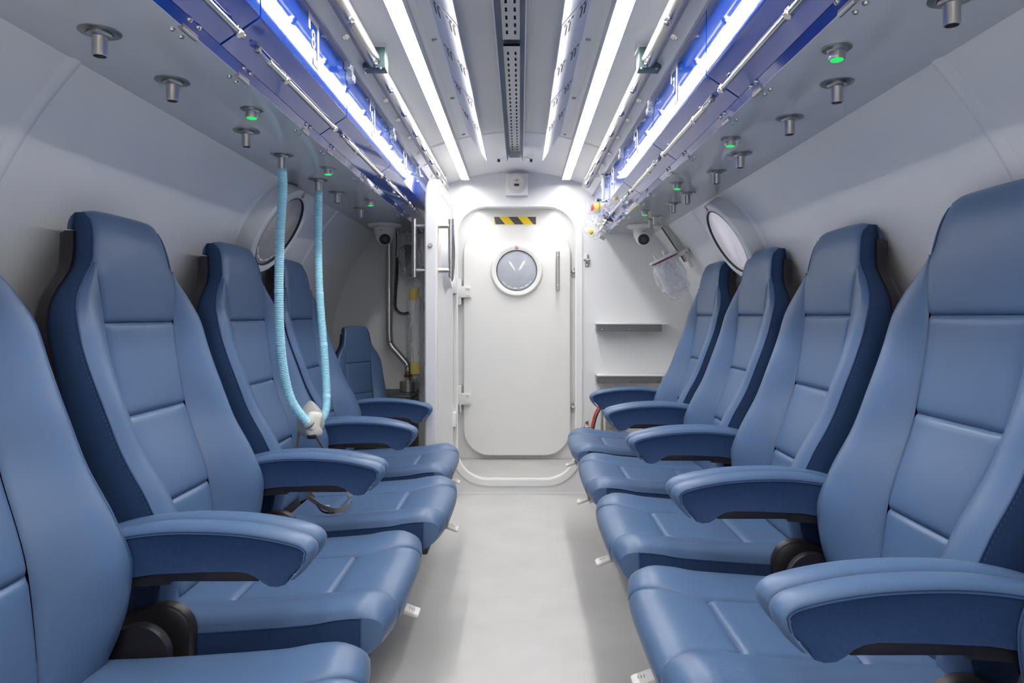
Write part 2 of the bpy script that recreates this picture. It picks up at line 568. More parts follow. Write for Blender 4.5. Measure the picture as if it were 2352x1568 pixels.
def build_chair():
    spec = []
    out = (1, 0, 0.25)
    # centre panels of the back
    def centre(z0, z1):
        return lambda a, b: uz(Uc(z0 + (z1 - z0) * b) + 0.006 * (1 - (2*a - 1)**2) * 0, (2*a - 1) * Ch(z0 + (z1 - z0) * b), z0 + (z1 - z0) * b)
    for z0, z1 in ((.445, .66), (.66, .8555), (.8555, 1.062)):
        me = MB().grid(patch(centre(z0, z1), 17, 17, out, puff=0.004)).mesh('back_panel', 'leather', 70)
        spec.append(S('back_panel', me))
    # headrest
    def head(a, b):
        aa = 2 * a - 1
        if b < 0.72:
            z = 1.062 + (1.285 - 1.062) * b / 0.72
            k = max(0.0, min(1.0, (z - 1.172) / .03))
            return uz(Uc(z) + 0.010 * k * abs(aa)**8, aa * Eh(z), z)
        t = (b - 0.72) / 0.28
        u0 = Uc(1.285)
        th = t * PI
        rr = (.728 - u0) / 2
        z = 1.285 + math.sin(th) * 0.026 if th < PI / 2 else 1.311 - (t - .5) * 2 * 0.045 * (t - .5) * 2
        u = u0 + rr * (1 - math.cos(th))
        return uz(u + 0.010 * abs(aa)**8 * (1 - t), aa * (Eo(1.285) - 0.006 * math.sin(th)), z - 0.008 * abs(aa)**8 * math.sin(th))
    me = MB().grid(patch(head, 21, 31, out, g=(0.003, 0.003, 0.011, 0.0), puff=0.004)).mesh('headrest', 'leather', 70)
    spec.append(S('headrest', me))
    # bolsters
    for s in (-1, 1):
        def bol(a, b):
            z = .435 + (1.192 - .435) * b
            c, e = Ch(z), max(Eo(z), Ch(z) + 0.001)
            g = math.sin(min(a / .72, 1) * PI / 2) ** 1.15
            u = Uc(z) + (Ub(z) - Uc(z)) * g
            if a > .78: u += 0.014 * ((a - .78) / .22) ** 2
            return uz(u, s * (c + (e - c) * a), z)
        me = MB().grid(patch(bol, 15, 41, (1, 0, 0.25), g=(0.006, 0.0, 0.0, 0.0))).mesh('bolster', 'leather', 75)
        spec.append(S('bolster', me))
        # dark side panel
        rows = []
        zz = [.44 + (1.303 - .44) * i / 50 for i in range(51)]
        for z in zz:
            row = []
            for j in range(7):
                t = j / 6
                u = Useam(z) + (Uback(z) - Useam(z)) * t
                row.append(uz(u, s * (Eo(z) + 0.005 * math.sin(PI * t) - 0.012 * t * t), z))
            rows.append(row)
        me = MB().grid(rows).mesh('side_panel', 'fabric', 75)
        # piping + stitches
        path = [uz(Useam(z) - 0.001, s * (Eo(z) + 0.0005), z) for z in zz]
        pm = MB().tube(path, 0.0022, 6).mesh('piping', 'thread', 60)
        st = MB()
        for i in range(4, 46):
            for q in (0.25, 0.75):
                z = zz[i] + q * (zz[1] - zz[0])
                if .5 < z < 1.02:
                    p = uz(Useam(z) + 0.006, s * (Eo(z) + 0.0008), z)
                    st.box(p - Vector((.0007, .0006, .0026)), p + Vector((.0007, .0006, .0026)))
        sm = st.mesh('stitching', 'thread', 0)
        spec.append(S('side_panel', me, None, [S('piping', pm), S('stitching', sm)], 'dark navy fabric side panel'))
    # black back shell
    mb = MB()
    rows_f, rows_b, zs = [], [], [.50 + (1.262 - .50) * i / 36 for i in range(37)]
    loop = [(Eo(z) * 0.985 + 0.002, z) for z in zs]
    ring = []
    top = [(-l, z) for l, z in loop] 
    out2d = [(l, z) for l, z in loop] + [(-l, z) for l, z in reversed(loop)]
    nn = len(out2d)
    layers = [(0.0, 1.0), (0.018, 1.012), (0.032, 0.97), (0.036, 0.90)]
    vs, fs = [], []
    for d, k in layers:
        for l, z in out2d:
            vs.append(uz(Uback(z) - 0.006 + d, l * k, z if d < .03 else .88 + (z - .88) * (.985 if d < .035 else .95)))
    for i in range(len(layers) - 1):
        for j in range(nn):
            q = (j + 1) % nn
            fs.append((i * nn + j, i * nn + q, (i + 1) * nn + q, (i + 1) * nn + j))
    m = len(zs)
    for L in (0, len(layers) - 1):
        for j in range(m - 1):
            fs.append((L * nn + j, L * nn + j + 1, L * nn + nn - 2 - j, L * nn + nn - 1 - j))
    mb.add(vs, fs)
    spec.append(S('back_shell', mb.mesh('back_shell', 'black', 50), None, None, 'black plastic back shell'))

    # ---- seat cushion
    prof = [(.036, .393), (.016, .408), (.003, .428), (.0, .446), (.008, .463), (.028, .475), (.06, .480), (.105, .477), (.16, .468), (.27, .459), (.375, .452), (.44, .449), (.51, .447)]
    ss = [0.0]
    for i in range(1, len(prof)):
        ss.append(ss[-1] + math.dist(prof[i], prof[i - 1]))
    pu = curve(list(zip(ss, [p[0] for p in prof])))
    pz = curve(list(zip(ss, [p[1] for p in prof])))
    s_ins, s_rear, s_end = ss[8], ss[10], ss[12]
    HW = 0.257
    def seat(lat, s_):
        q = abs(lat) / HW
        u = pu(s_) + 0.022 * q**4 * max(0, 1 - s_ / s_ins)
        z = pz(s_)
        up = min(1, max(0, (s_ - ss[3]) / (ss[6] - ss[3])))
        bol = max(0, (q - .40) / .35)
        bol = min(bol, 1)
        z += up * 0.016 * bol * bol * (3 - 2 * bol)
        if q > .86:
            t = (q - .86) / .14
            z -= up * 0.024 * (1 - math.sqrt(max(0, 1 - t * t)))
        return uz(u, lat, z)
    wfr = curve([(0, .182), (ss[3], .160), (ss[6], .135), (s_ins, .116)])
    up = (0.15, 0, 1)
    G = 0.010
    me = MB().grid(patch(lambda a, b: seat((2*a - 1) * wfr(b * s_ins), b * s_ins), 21, 25, (1, 0, 0.35), g=(G*.6, G*.6, 0, G), r=0.010, puff=0.003)).mesh('front_roll', 'leather', 75)
    spec.append(S('front_roll', me))
    win = lambda s_: .116 + .008 * (s_ - s_ins) / (s_end - s_ins)
    me = MB().grid(patch(lambda a, b: seat((2*a - 1) * win(s_ins + b * (s_rear - s_ins)), s_ins + b * (s_rear - s_ins)), 17, 17, up, g=(G, G, G*1.3, G), r=0.012, puff=0.002)).mesh('seat_insert', 'leather', 75)
    spec.append(S('seat_insert', me))
    me = MB().grid(patch(lambda a, b: seat((2*a - 1) * win(s_rear + b * (s_end - s_rear)), s_rear + b * (s_end - s_rear)), 13, 9, up, g=(G, G, G, 0), r=0.012)).mesh('seat_rear', 'leather', 75)
    spec.append(S('seat_rear', me))
    for s in (-1, 1):
        def sb(a, b):
            s_ = b * s_end
            wi = wfr(s_) if s_ < s_ins else win(s_)
            return seat(s * (wi + (HW - wi) * a), s_)
        me = MB().grid(patch(sb, 15, 45, (1, 0, 0.35), g=(G, 0.0, 0, 0), r=0.012)).mesh('seat_bolster', 'leather', 75)
        spec.append(S('seat_bolster', me))
        rows = []
        path = []
        for i in range(41):
            s_ = s_end * i / 40
            e = seat(s * HW, s_)
            path.append(e + Vector((0, s * 0.0008, 0)))
            z1 = e.z
            row = []
            for j in range(5):
                t = j / 4
                zb = .393 - .004
                row.append(Vector((min(e.x, e.x + (ORG - .062 - e.x) * t ** .5) if e.x > ORG - .062 else e.x, s * (HW + 0.004 * math.sin(PI * t) - .004 * t), z1 + (min(zb, z1) - z1) * t)))
            rows.append(row)
        cut = next(i for i in range(41) if s_end * i / 40 >= ss[5] + .012)
        me = MB().grid(rows[:cut + 1]).mesh('corner_wrap', 'leather', 75)
        spec.append(S('corner_wrap', me))
        me = MB().grid(rows[cut:]).mesh('seat_side', 'fabric', 75)
        path = [q + Vector((0, s * .001, 0)) for q in rows[cut][::-1]] + path[cut:]
        pm = MB().tube(path, 0.002, 6).mesh('piping', 'thread', 60)
        spec.append(S('seat_side', me, None, [S('piping', pm)], 'dark navy fabric seat side'))
        # recliner cover
        poly = [(.392, .36), (.388, .45)]
        for i in range(19):
            a = math.radians(180 - 120 * i / 18)
            poly.append((.446 + .058 * math.cos(a), .452 + .058 * math.sin(a)))
        poly += [(.53, .485), (.575, .465), (.545, .36), (.505, .285), (.43, .285)]
        mb = MB()
        n_ = len(poly)
        cx, cz = .465, .41
        vs, fs = [], []
        for yy, k in ((HW + .003, 1.0), (HW + .024, 1.0), (HW + .030, .94), (HW + .031, .6)):
            for a_, b_ in poly:
                vs.append(uz(cx + (a_ - cx) * k, s * yy, cz + (b_ - cz) * k))
        for L in range(3):
            for j in range(n_):
                q = (j + 1) % n_
                fs.append((L * n_ + j, L * n_ + q, (L + 1) * n_ + q, (L + 1) * n_ + j))
        fs.append(tuple(range(n_ - 1, -1, -1)))
        fs.append(tuple(3 * n_ + j for j in range(n_)))
        mb.add(vs, fs)
        spec.append(S('recliner_cover', mb.mesh('recliner_cover', 'black', 60), None, None, 'black plastic recliner cover'))
        # armrest
        AL, AW = 0.290, 0.024
        top = [(.56, .655), (.53, .668), (.47, .682), (.40, .690), (.33, .691), (.26, .687), (.205, .679), (.165, .670), (.142, .662), (.129, .650), (.127, .638), (.133, .624), (.146, .607), (.163, .591)]
        bot = [(.176, .583), (.190, .579), (.205, .580), (.218, .587), (.230, .597), (.245, .604), (.265, .607), (.33, .606), (.42, .602), (.47, .594), (.505, .580), (.53, .568), (.56, .566)]
        poly = top + bot
        cx, cz = .33, .64
        vs, fs = [], []
        n_ = len(poly)
        for yy, ins in ((-AW + .003, .011), (-AW + .002, .009), (AW - .002, .009), (AW - .003, .011)):
            for j_, (a_, b_) in enumerate(poly):
                pa_, pb_ = poly[j_ - 1], poly[(j_ + 1) % n_]
                d = Vector((pb_[1] - pa_[1], -(pb_[0] - pa_[0]))).normalized()
                if d.dot(Vector(((cx - a_) * .3, cz - b_))) < 0: d = -d
                kk = ins if j_ < len(top) else ins - .009
                vs.append(uz(a_ + d.x * kk, s * AL + yy, b_ + d.y * kk))
        for L in range(3):
            for j in range(n_):
                q = (j + 1) % n_
                fs.append((L * n_ + j, L * n_ + q, (L + 1) * n_ + q, (L + 1) * n_ + j))
        fs.append(tuple(range(n_ - 1, -1, -1)))
        fs.append(tuple(3 * n_ + j for j in range(n_)))
        body = MB().add(vs, fs).mesh('armrest', 'fabric', 40)
        # padded top sweep
        rows, seam = [], [[], []]
        cs = [(-AW, -.015), (-AW - .0005, -.010), (-AW + .0005, -.006), (-AW + .005, -.001), (-AW*.5, .0022), (0, .003), (AW*.5, .0022), (AW - .005, -.001), (AW - .0005, -.006), (AW + .0005, -.010), (AW, -.015)]
        from_top = []
        fine = []
        for i in range(len(top) - 1):
            for q in range(3):
                t = q / 3
                p0, p1, p2, p3 = top[max(i - 1, 0)], top[i], top[i + 1], top[min(i + 2, len(top) - 1)]
                fine.append(tuple(0.5 * (2*p1[k] + (p2[k] - p0[k]) * t + (2*p0[k] - 5*p1[k] + 4*p2[k] - p3[k]) * t*t + (-p0[k] + 3*p1[k] - 3*p2[k] + p3[k]) * t**3) for k in (0, 1)))
        fine.append(top[-1])
        nlist = []
        for i, p in enumerate(fine):
            a_, b_ = fine[max(i - 1, 0)], fine[min(i + 1, len(fine) - 1)]
            t = Vector((b_[0] - a_[0], b_[1] - a_[1])).normalized()
            nx, nz = t.y, -t.x
            # outward normal: u decreasing along the path, top side is +z
            nrm = Vector((-t.y, t.x))
            if nrm.dot(Vector((p[0] - cx, (p[1] - cz) * 3))) < 0: nrm = -nrm
            k = max(0.25, min(1, (len(fine) - 1 - i) / 8))
            nlist.append(nrm)
            nrm = (nrm + (nlist[-2] if i else nrm)).normalized()
            rows.append([uz(p[0] + nrm.x * h * (k if h < 0 else 1), s * AL + y_, p[1] + nrm.y * h * (k if h < 0 else 1)) for y_, h in cs])
            for q, sg in enumerate((-1, 1) if k > .55 else ()):
                seam[q].append(uz(p[0] - nrm.x * .0105 * k, s * AL + sg * (AW + .0009), p[1] - nrm.y * .0105 * k))
        pad = MB().grid(rows).mesh('arm_pad', 'leather', 75)
        sg = MB()
        for q in (0, 1):
            sg.tube(seam[q], .0009, 5)
        stm = sg.mesh('seam_line', M['fabric'], 60)
        mb = MB()
        mb.box((ORG - .40, s * AL - .020, .588), (ORG - .225, s * AL + .020, .609), .002)
        mb.prism([(ORG - .39, .582), (ORG - .50, .574), (ORG - .52, .600), (ORG - .39, .606)], lambda a, b, d: (a, d, b), s * AL - .018, s * AL + .018)
        und = mb.mesh('under_plate', 'black', 30)
        spec.append(S('armrest', body, None, [S('arm_pad', pad, None, None, 'blue leather arm pad'), S('seam_line', stm), S('under_plate', und, None, None, 'black plate under the armrest')], 'armrest with navy fabric sides'))
    # lower back side block between arm and recliner
    # seat pan, pedestal, rails
    mb = MB().box((ORG - .50, -.215, .360), (ORG - .055, .215, .3925), .006)
    spec.append(S('seat_pan', mb.mesh('seat_pan', 'black')))
    for s in (-1, 1):
        mb = MB().box((ORG - .48, s * .19 - .02, .325), (ORG - .07, s * .19 + .02, .362), .003)
        spec.append(S('slide_rail', mb.mesh('slide_rail', 'black')))
    mb = MB().box((ORG - .47, -.15, .03), (ORG - .25, .15, .327), .008).box((ORG - .49, -.17, 0.0), (ORG - .23, .17, .032), .004)
    spec.append(S('pedestal', mb.mesh('pedestal', 'darkgrey')))
    # front slide lever
    Mx = Matrix.Translation((ORG - .006, 0, .360)) @ Matrix.Rotation(math.radians(20), 4, 'Y')
    mb = MB().box((-.032, -.022, -.005), (.024, .022, .006), .005, Mx)
    mb2 = MB().box((-.07, -.008, -.018), (-.020, .008, -.003), .003, Mx)
    mk = MB()
    for q in range(3):
        mk.box((-.004 + q * .006, -.006, .0059), (-.002 + q * .006, .006 - q * .002, .0064), 0, Mx)
    spec.append(S('slide_lever', mb.mesh('slide_lever', 'lever'), None,
                  [S('lever_arm', mb2.mesh('lever_arm', 'steel')), S('lever_mark', mk.mesh('lever_mark', 'mark', 0))], 'pale plastic slide lever'))
    # seat belt stub between seat and back
    return spec

CHAIR = build_chair()
SEAT_PARTS = ('front_roll', 'seat_insert', 'seat_rear', 'seat_bolster', 'seat_side', 'corner_wrap', 'seat_pan', 'slide_lever')
def chair(front_x, y, faces, label, group, drop=0.0, slide=0.0):
    """front_x: where the seat's front edge is; faces = +1 looks to +x"""
    t = thing('chamber_seat', label, 'seat', (front_x - faces * ORG, y, 0), (0, 0, 0 if faces > 0 else PI), group)
    instance(CHAIR, t)
    for c in t.children:
        nm = c.name.split('.')[0]
        c.location = (slide if nm in SEAT_PARTS else 0, 0, 0 if nm in ('pedestal', 'slide_lever') else -drop)
    return t
PITCH = 0.637
GR = 'blue reclining seats along the chamber'
labR = ['blue seat facing the aisle, fourth from the canister shelf wall', 'blue seat in the row opposite the hanging mask, third from the shelf wall',
        'blue seat in the row opposite the hanging mask, second from the shelf wall', 'blue seat nearest the wall shelves and fire extinguisher']
chair(0.232, 1.952 - 2 * PITCH, -1, 'blue seat in the row opposite the hanging mask, fifth from the shelf wall', GR)
for k in range(4):
    chair(0.232, 1.952 + (k - 1) * PITCH, -1, labR[k], GR)
labL = ['blue seat three places before the open door, in the row with the hanging mask', 'blue seat directly before the seat where the mask hangs',
        'blue seat with the breathing mask hanging in front of its backrest', 'blue seat between the hanging mask and the open white door']
for k, (fxx, sl) in enumerate(((-0.256, 0), (-0.256, 0), (-0.258, .036), (-0.285, .014))):
    chair(fxx, 1.623 + (k - 1) * PITCH, 1, labL[k], GR, drop=.017, slide=sl)

# ------------------------------------------------------------------ overhead lockers
LA, LB, LC, LD = (.5456, 1.551), (.536, 1.568), (.460, 1.620), (.4605, 1.773)
def locker_face_x(z):          # rel. x of the upper face at height z
    return LC[0] + (LD[0] - LC[0]) * (z - LC[1]) / (LD[1] - LC[1])
def sign_mesh(s, kind, txt=None):
    """bracket frame or digit, in the face plane: r to the reader's right, t up; origin sign centre"""
    up = Vector((s * (LD[0] - LC[0]), 0, LD[1] - LC[1])).normalized()
    rt = Vector((0, 1 if s < 0 else -1, 0))
    nr = rt.cross(up).normalized()
    Mx = Matrix((rt, up, nr)).transposed().to_4x4()
    if kind == 'frame':
        W, H, T = .040, .054, .013
        mb = MB()
        for (a, b, c, d) in ((-W, H - T, W, H), (W - T, -H, W, H - T), (-W, H - .036, -W + T, H - T), (-.004, -H, W - T, -H + T * 1.3)):
            mb.box((a, b, .0004), (c, d, .0012), 0, Mx)
        return mb.mesh('number_frame', 'white', 0)
    me = text_mesh(txt, .062, 'white')
    me.transform(Mx @ Matrix.Translation((-.004, .002, .0008)))
    return me
HINGE = None
def hinge_spec(s):
    kn = MB().cyl((0, -.027, 0), (0, .027, 0), .0048, 10).box((-.004, -.026, -.0005), (.004, .026, .006))
    bolts = []
    for yy in (-.016, .016):
        bolts.append(MB().lathe([(.0055, .003), (.0055, -.001), (.004, -.0035), (.0, -.0045)], (s * .020, yy, 0), (0, 0, 1), 10).mesh('bolt', 'chrome'))
        d = Vector((s * (LA[0] - LB[0]), 0, LA[1] - LB[1])).normalized()
        nrm = Vector((-s * .87, 0, -.49))
        bolts.append(MB().lathe([(.0055, -.002), (.0055, .001), (.004, .0035), (.0, .0045)], (-s * .0095, yy, .016), nrm, 10).mesh('bolt', 'chrome'))
    return kn.mesh('hinge', 'steel'), bolts
def rod_specs(s, L):
    """stay rod running along the lower face, origin at face mid line, y from 0 to L"""
    n = Vector((-s * .565, 0, -.826))
    o = n * .019
    out = []
    mb = MB().cyl(o * .8 + Vector((0, .075, 0)), o + Vector((0, .135, 0)), .0042, 8)
    mb.cyl(o + Vector((0, .115, 0)), o + Vector((0, .205, 0)), .0072, 12, bev=.001)
    mb.cyl(o + Vector((0, .205, 0)), o + Vector((0, L - .015, 0)), .0062, 12, bev=.001)
    rod = mb.mesh('stay_rod', 'chrome')
    cl = []
    for y in (.215, L - .035):
        m2 = MB().cyl(Vector((0, y, 0)), o + Vector((0, y, 0)), .005, 10)
        m2.lathe([(.0078, -.007), (.0084, -.006), (.0084, .006), (.0078, .008)], o + Vector((0, y, 0)), n, 14)
        m2.box(o + Vector((-.003, y - .009, .004)) - Vector((.002, 0, 0)), o + Vector((.003, y + .009, .008)))
        cl.append(m2.mesh('rod_clamp', 'chrome'))
    piv = MB().box(o * .35 + Vector((-.006, .07, -.006)), o * .35 + Vector((.006, .082, .006)), .002).cyl(Vector((0, .076, 0)), o * .9 + Vector((0, .076, 0)), .004, 8)
    return rod, cl, piv.mesh('rod_pivot', 'nickel')

def locker(s, y0, y1, label, number=None, rod=True):
    t = thing('overhead_locker', label, 'locker', (XC, y0, 0), group='blue overhead lockers')
    L = y1 - y0
    g = .0034
    # folded door: upper + lower face with a rounded fold
    def fold(off):
        u = Vector(LD) - Vector(LC); u.normalize()
        v = Vector(LB) - Vector(LC); v.normalize()
        r = .0035 + off
        pts = [Vector(LD)]
        for i in range(6):
            q = i / 5
            pts.append(Vector(LC) + u * r * (1 - q) ** 2 + v * r * q ** 2)
        pts.append(Vector(LB) - v * .001)
        nrm = Vector((1, .25)).normalized()
        return [(p.x + nrm.x * off, p.y + nrm.y * off) for p in pts]
    o_, i_ = fold(0), fold(.010)
    mb = MB().prism(o_ + i_[::-1], lambda a, b, d: (s * a, d, b), g, L - g)
    obj('locker_door', mb.mesh('locker_door', 'blue', 40), t)
    st = [LB, LA, (LA[0] + .01, LA[1] + .004), (LB[0] + .012, LB[1] + .006)]
    mb = MB().prism(st, lambda a, b, d: (s * a, d, b), .0005, L - .0005)
    obj('bottom_strip', mb.mesh('bottom_strip', 'blue', 20), t)
    ca = [(LD[0] + .013, LD[1]), (LC[0] + .014, LC[1] + .006), (LB[0] + .012, LB[1] + .008), (.60, 1.562), (.60, 1.72), (.52, 1.78)]
    mb = MB().prism(ca, lambda a, b, d: (s * a, d, b), .0004, L - .0004)
    obj('carcass', mb.mesh('carcass', 'darkblue', 20), t)
    kn, bolts = hinge_spec(s)
    for yy in (.13, L - .10):
        h = obj('hinge', kn, t, (s * (LA[0] + .001), yy, LA[1] - .002))
        for b in bolts:
            obj('bolt', b, h)
    if rod:
        r, cl, pv = rod_specs(s, L)
        mid = (s * (LB[0] + LC[0]) / 2, 0, (LB[1] + LC[1]) / 2)
        ro = obj('stay_rod', r, t, mid, None, 'polished steel stay rod')
        for c in cl:
            obj('rod_clamp', c, ro)
        obj('rod_pivot', pv, ro)
    if number:
        zc = 1.705
        p = (s * (locker_face_x(zc)) - s * .0004, L / 2 + .01, zc)
        f = obj('number_frame', sign_mesh(s, 'frame'), t, p, None, 'white printed bracket around the number')
        obj('number', sign_mesh(s, 'digit', number), f)
    # clear clips with chrome screws at the top of the seam
    for k, (dy, dz) in enumerate(((-.004, .0), (.018, -.022))):
        if number:
            zc = 1.752 + dz
            xx = s * (locker_face_x(zc) - .010)
            c = obj('clear_clip', MB().box((-.009, -.020, -.011), (.009, .020, .011), .002).mesh('clear_clip', 'acrylic', 0), t, (xx, L - .012 + dy, zc))
            obj('screw', MB().lathe([(.0065, .0), (.0065, .010), (.005, .012), (.0, .013)], (s * .002, 0, 0), (-s, 0, 0), 12).mesh('screw', 'chrome'), c)

WORD = {'8': 'eight', '9': 'nine', '10': 'ten', '11': 'eleven', '1': 'one', '2': 'two', '3': 'three'}
for (y0, num) in ((.643, None), (1.28, '8'), (1.917, '9'), (2.554, '10'), (3.191, '11')):
    y1 = y0 + .637 if num != '11' else 4.06
    locker(-1, y0, y1, 'glossy blue overhead locker numbered %s' % WORD[num] if num else 'glossy blue overhead locker before the one numbered eight', num)
for (y0, num) in ((.953, None), (1.59, '3'), (2.227, '2'), (2.864, '1'), (3.501, None)):
    y1 = y0 + .637 if y0 < 3.4 else 4.06
    lab = 'glossy blue overhead locker numbered %s' % WORD[num] if num else ('glossy blue locker end with the emergency button on it' if y0 > 3 else 'glossy blue overhead locker before the one numbered three')
    locker(1, y0, y1, lab, num, rod=(y0 < 3.4))

# ------------------------------------------------------------------ gas sockets and indicator lamps on the soffits
def socket_spec():
    pl = MB().lathe([(.0337, 0), (.0337, -.0022), (.0325, -.003), (.021, -.003), (.021, -.001), (.0, -.001)], (0, 0, 0), (0, 0, 1), 28).mesh('plate', 'nickel')
    co = MB().lathe([(.0195, -.001), (.0195, -.006), (.0165, -.009), (.0145, -.010)], (0, 0, 0), (0, 0, 1), 24).mesh('collar', 'steel')
    tu = MB().lathe([(.0135, -.008), (.0122, -.011), (.0122, -.040), (.0114, -.043), (.0098, -.043), (.0094, -.020)], (0, 0, 0), (0, 0, 1), 20, True).mesh('tube', 'steel')
    bo = MB().lathe([(.0095, -.030), (.0095, -.031), (0, -.031)], (0, 0, 0), (0, 0, 1), 16).mesh('bore_shade', 'rubber')  # dark disc stands in for the shade down the hollow tube
    return [S('plate', pl), S('collar', co), S('tube', tu, None, [S('bore_shade', bo)])]
def lamp_spec():
    pl = MB().lathe([(.0265, 0), (.0265, -.002), (.0255, -.0028), (.0, -.0028)], (0, 0, 0), (0, 0, 1), 26).mesh('plate', 'nickel')
    bo = MB().lathe([(.0175, -.002), (.0175, -.006), (.0145, -.008), (.0145, -.019), (.0138, -.022), (.0122, -.022), (.0, -.021)], (0, 0, 0), (0, 0, 1), 24).mesh('body', 'steel')
    le = MB().lathe([(.0120, -.0215), (.0112, -.0235), (.008, -.0245), (.0, -.025)], (0, 0, 0), (0, 0, 1), 20).mesh('lens', 'green')
    return [S('plate', pl), S('body', bo, None, [S('lens', le, None, None, 'glowing green lens')])]
SOCK, LAMP = socket_spec(), lamp_spec()
HOSED = (2.077, 2.455)
for y in (1.177, 1.423, 1.808, 2.077, 2.455, 2.705, 3.11):
    lab = 'steel gas socket with the pale blue hose of the mask pushed on' if y in HOSED else 'bare steel gas socket on the soffit above the seats with the hanging mask'
    t = thing('gas_socket', lab, 'gas socket', (XC - .698, y, SOF_Z), group='gas sockets with hoses' if y in HOSED else 'bare gas sockets on the mask side soffit')
    instance(SOCK, t)
for y in (1.052, 1.434, 1.686, 2.062, 2.314, 2.722, 2.966, 3.36, 3.48):
    t = thing('gas_socket', 'bare steel gas socket on the soffit beside the locker with the emergency button', 'gas socket', (XC + .692, y, SOF_Z), group='bare gas sockets on the emergency button side soffit')
    instance(SOCK, t)
for y in (1.617, 2.26, 2.90):
    t = thing('indicator_lamp', 'round green indicator lamp on the soffit above the seats with the hanging mask', 'indicator lamp', (XC - .609, y, SOF_Z), group='green lamps on the mask side soffit')
    instance(LAMP, t)
for y in (1.249, 1.883, 2.519, 3.175):
    t = thing('indicator_lamp', 'round green indicator lamp on the soffit beside the emergency button locker', 'indicator lamp', (XC + .606, y, SOF_Z), group='green lamps on the emergency button side soffit')
    instance(LAMP, t)

# ------------------------------------------------------------------ spray pipes
def nozzle_mesh():
    mb = MB().lathe([(.0075, 0), (.0075, .006), (.0095, .006), (.0095, .012), (.007, .013), (.007, .019), (.004, .022), (0, .022)], (0, 0, 0), (0, 0, 1), 8)
    return mb.mesh('nozzle', 'chrome', 25)
NOZ = nozzle_mesh()
for s in (-1, 1):
    X, Z, R_ = XC + s * .403, 1.806, .0225
    t = thing('spray_pipe', 'stainless spray pipe with nozzles beside the light strip on the %s side' % ('hanging mask' if s < 0 else 'emergency button'), 'pipe', (X, 1.3, Z))
    path = [(0, -2.4, 0), (0, 2.58, 0)]
    obj('tube', MB().lathe([(R_, -2.4), (R_, 2.575), (R_ * .8, 2.59), (0, 2.595)], (0, 0, 0), (0, 1, 0), 22).mesh('tube', 'pipesteel'), t)
    obj('end_bracket', MB().cyl((0, 2.53, 0), (s * .004, 2.53, .05), .010, 12).lathe([(.017, 0), (.017, .01)], (0, 2.53, R_ + .004), (0, 0, 1), 14).mesh('end_bracket', 'paint'), t)
    for j in range(27):
        y = -.9 + j * .127 + (.02 if j % 3 == 0 else 0)
        a = math.radians(200 if s < 0 else 340) if j % 2 else math.radians(300 if s < 0 else 240)
        d = Vector((math.cos(a), 0, math.sin(a)))
        o = obj('nozzle', NOZ, t, d * (R_ - .002) + Vector((0, y, 0)))
        o.rotation_euler = d.to_track_quat('Z', 'Y').to_euler()
    # clamp block
    cb = obj('clamp_block', MB().box((-.030, .69, -.024), (.036, .74, .039), .004).mesh('clamp_block', 'pipeclamp'), t, None, None, 'green-grey pipe clamp block')
    hz = hull_z(.403) - Z
    obj('clamp_bolt', MB().cyl((-.022, .694, -.022), (-.022, .694, -.0255), .005, 8).mesh('clamp_bolt', 'steel'), cb)
    obj('clamp_bolt', MB().cyl((.022, .694, -.022), (.022, .694, -.0255), .005, 8).mesh('clamp_bolt', 'steel'), cb)
    mb = MB().prism([(-.034, .029), (.034, .029), (.036, hz + (.03 if s < 0 else -.03) * 1.0), (-.036, hz + (-.03 if s < 0 else .03))], lambda a, b, d: (a, d, b), .693, .745)
    obj('stand_off', mb.mesh('stand_off', 'paint', 20), t)

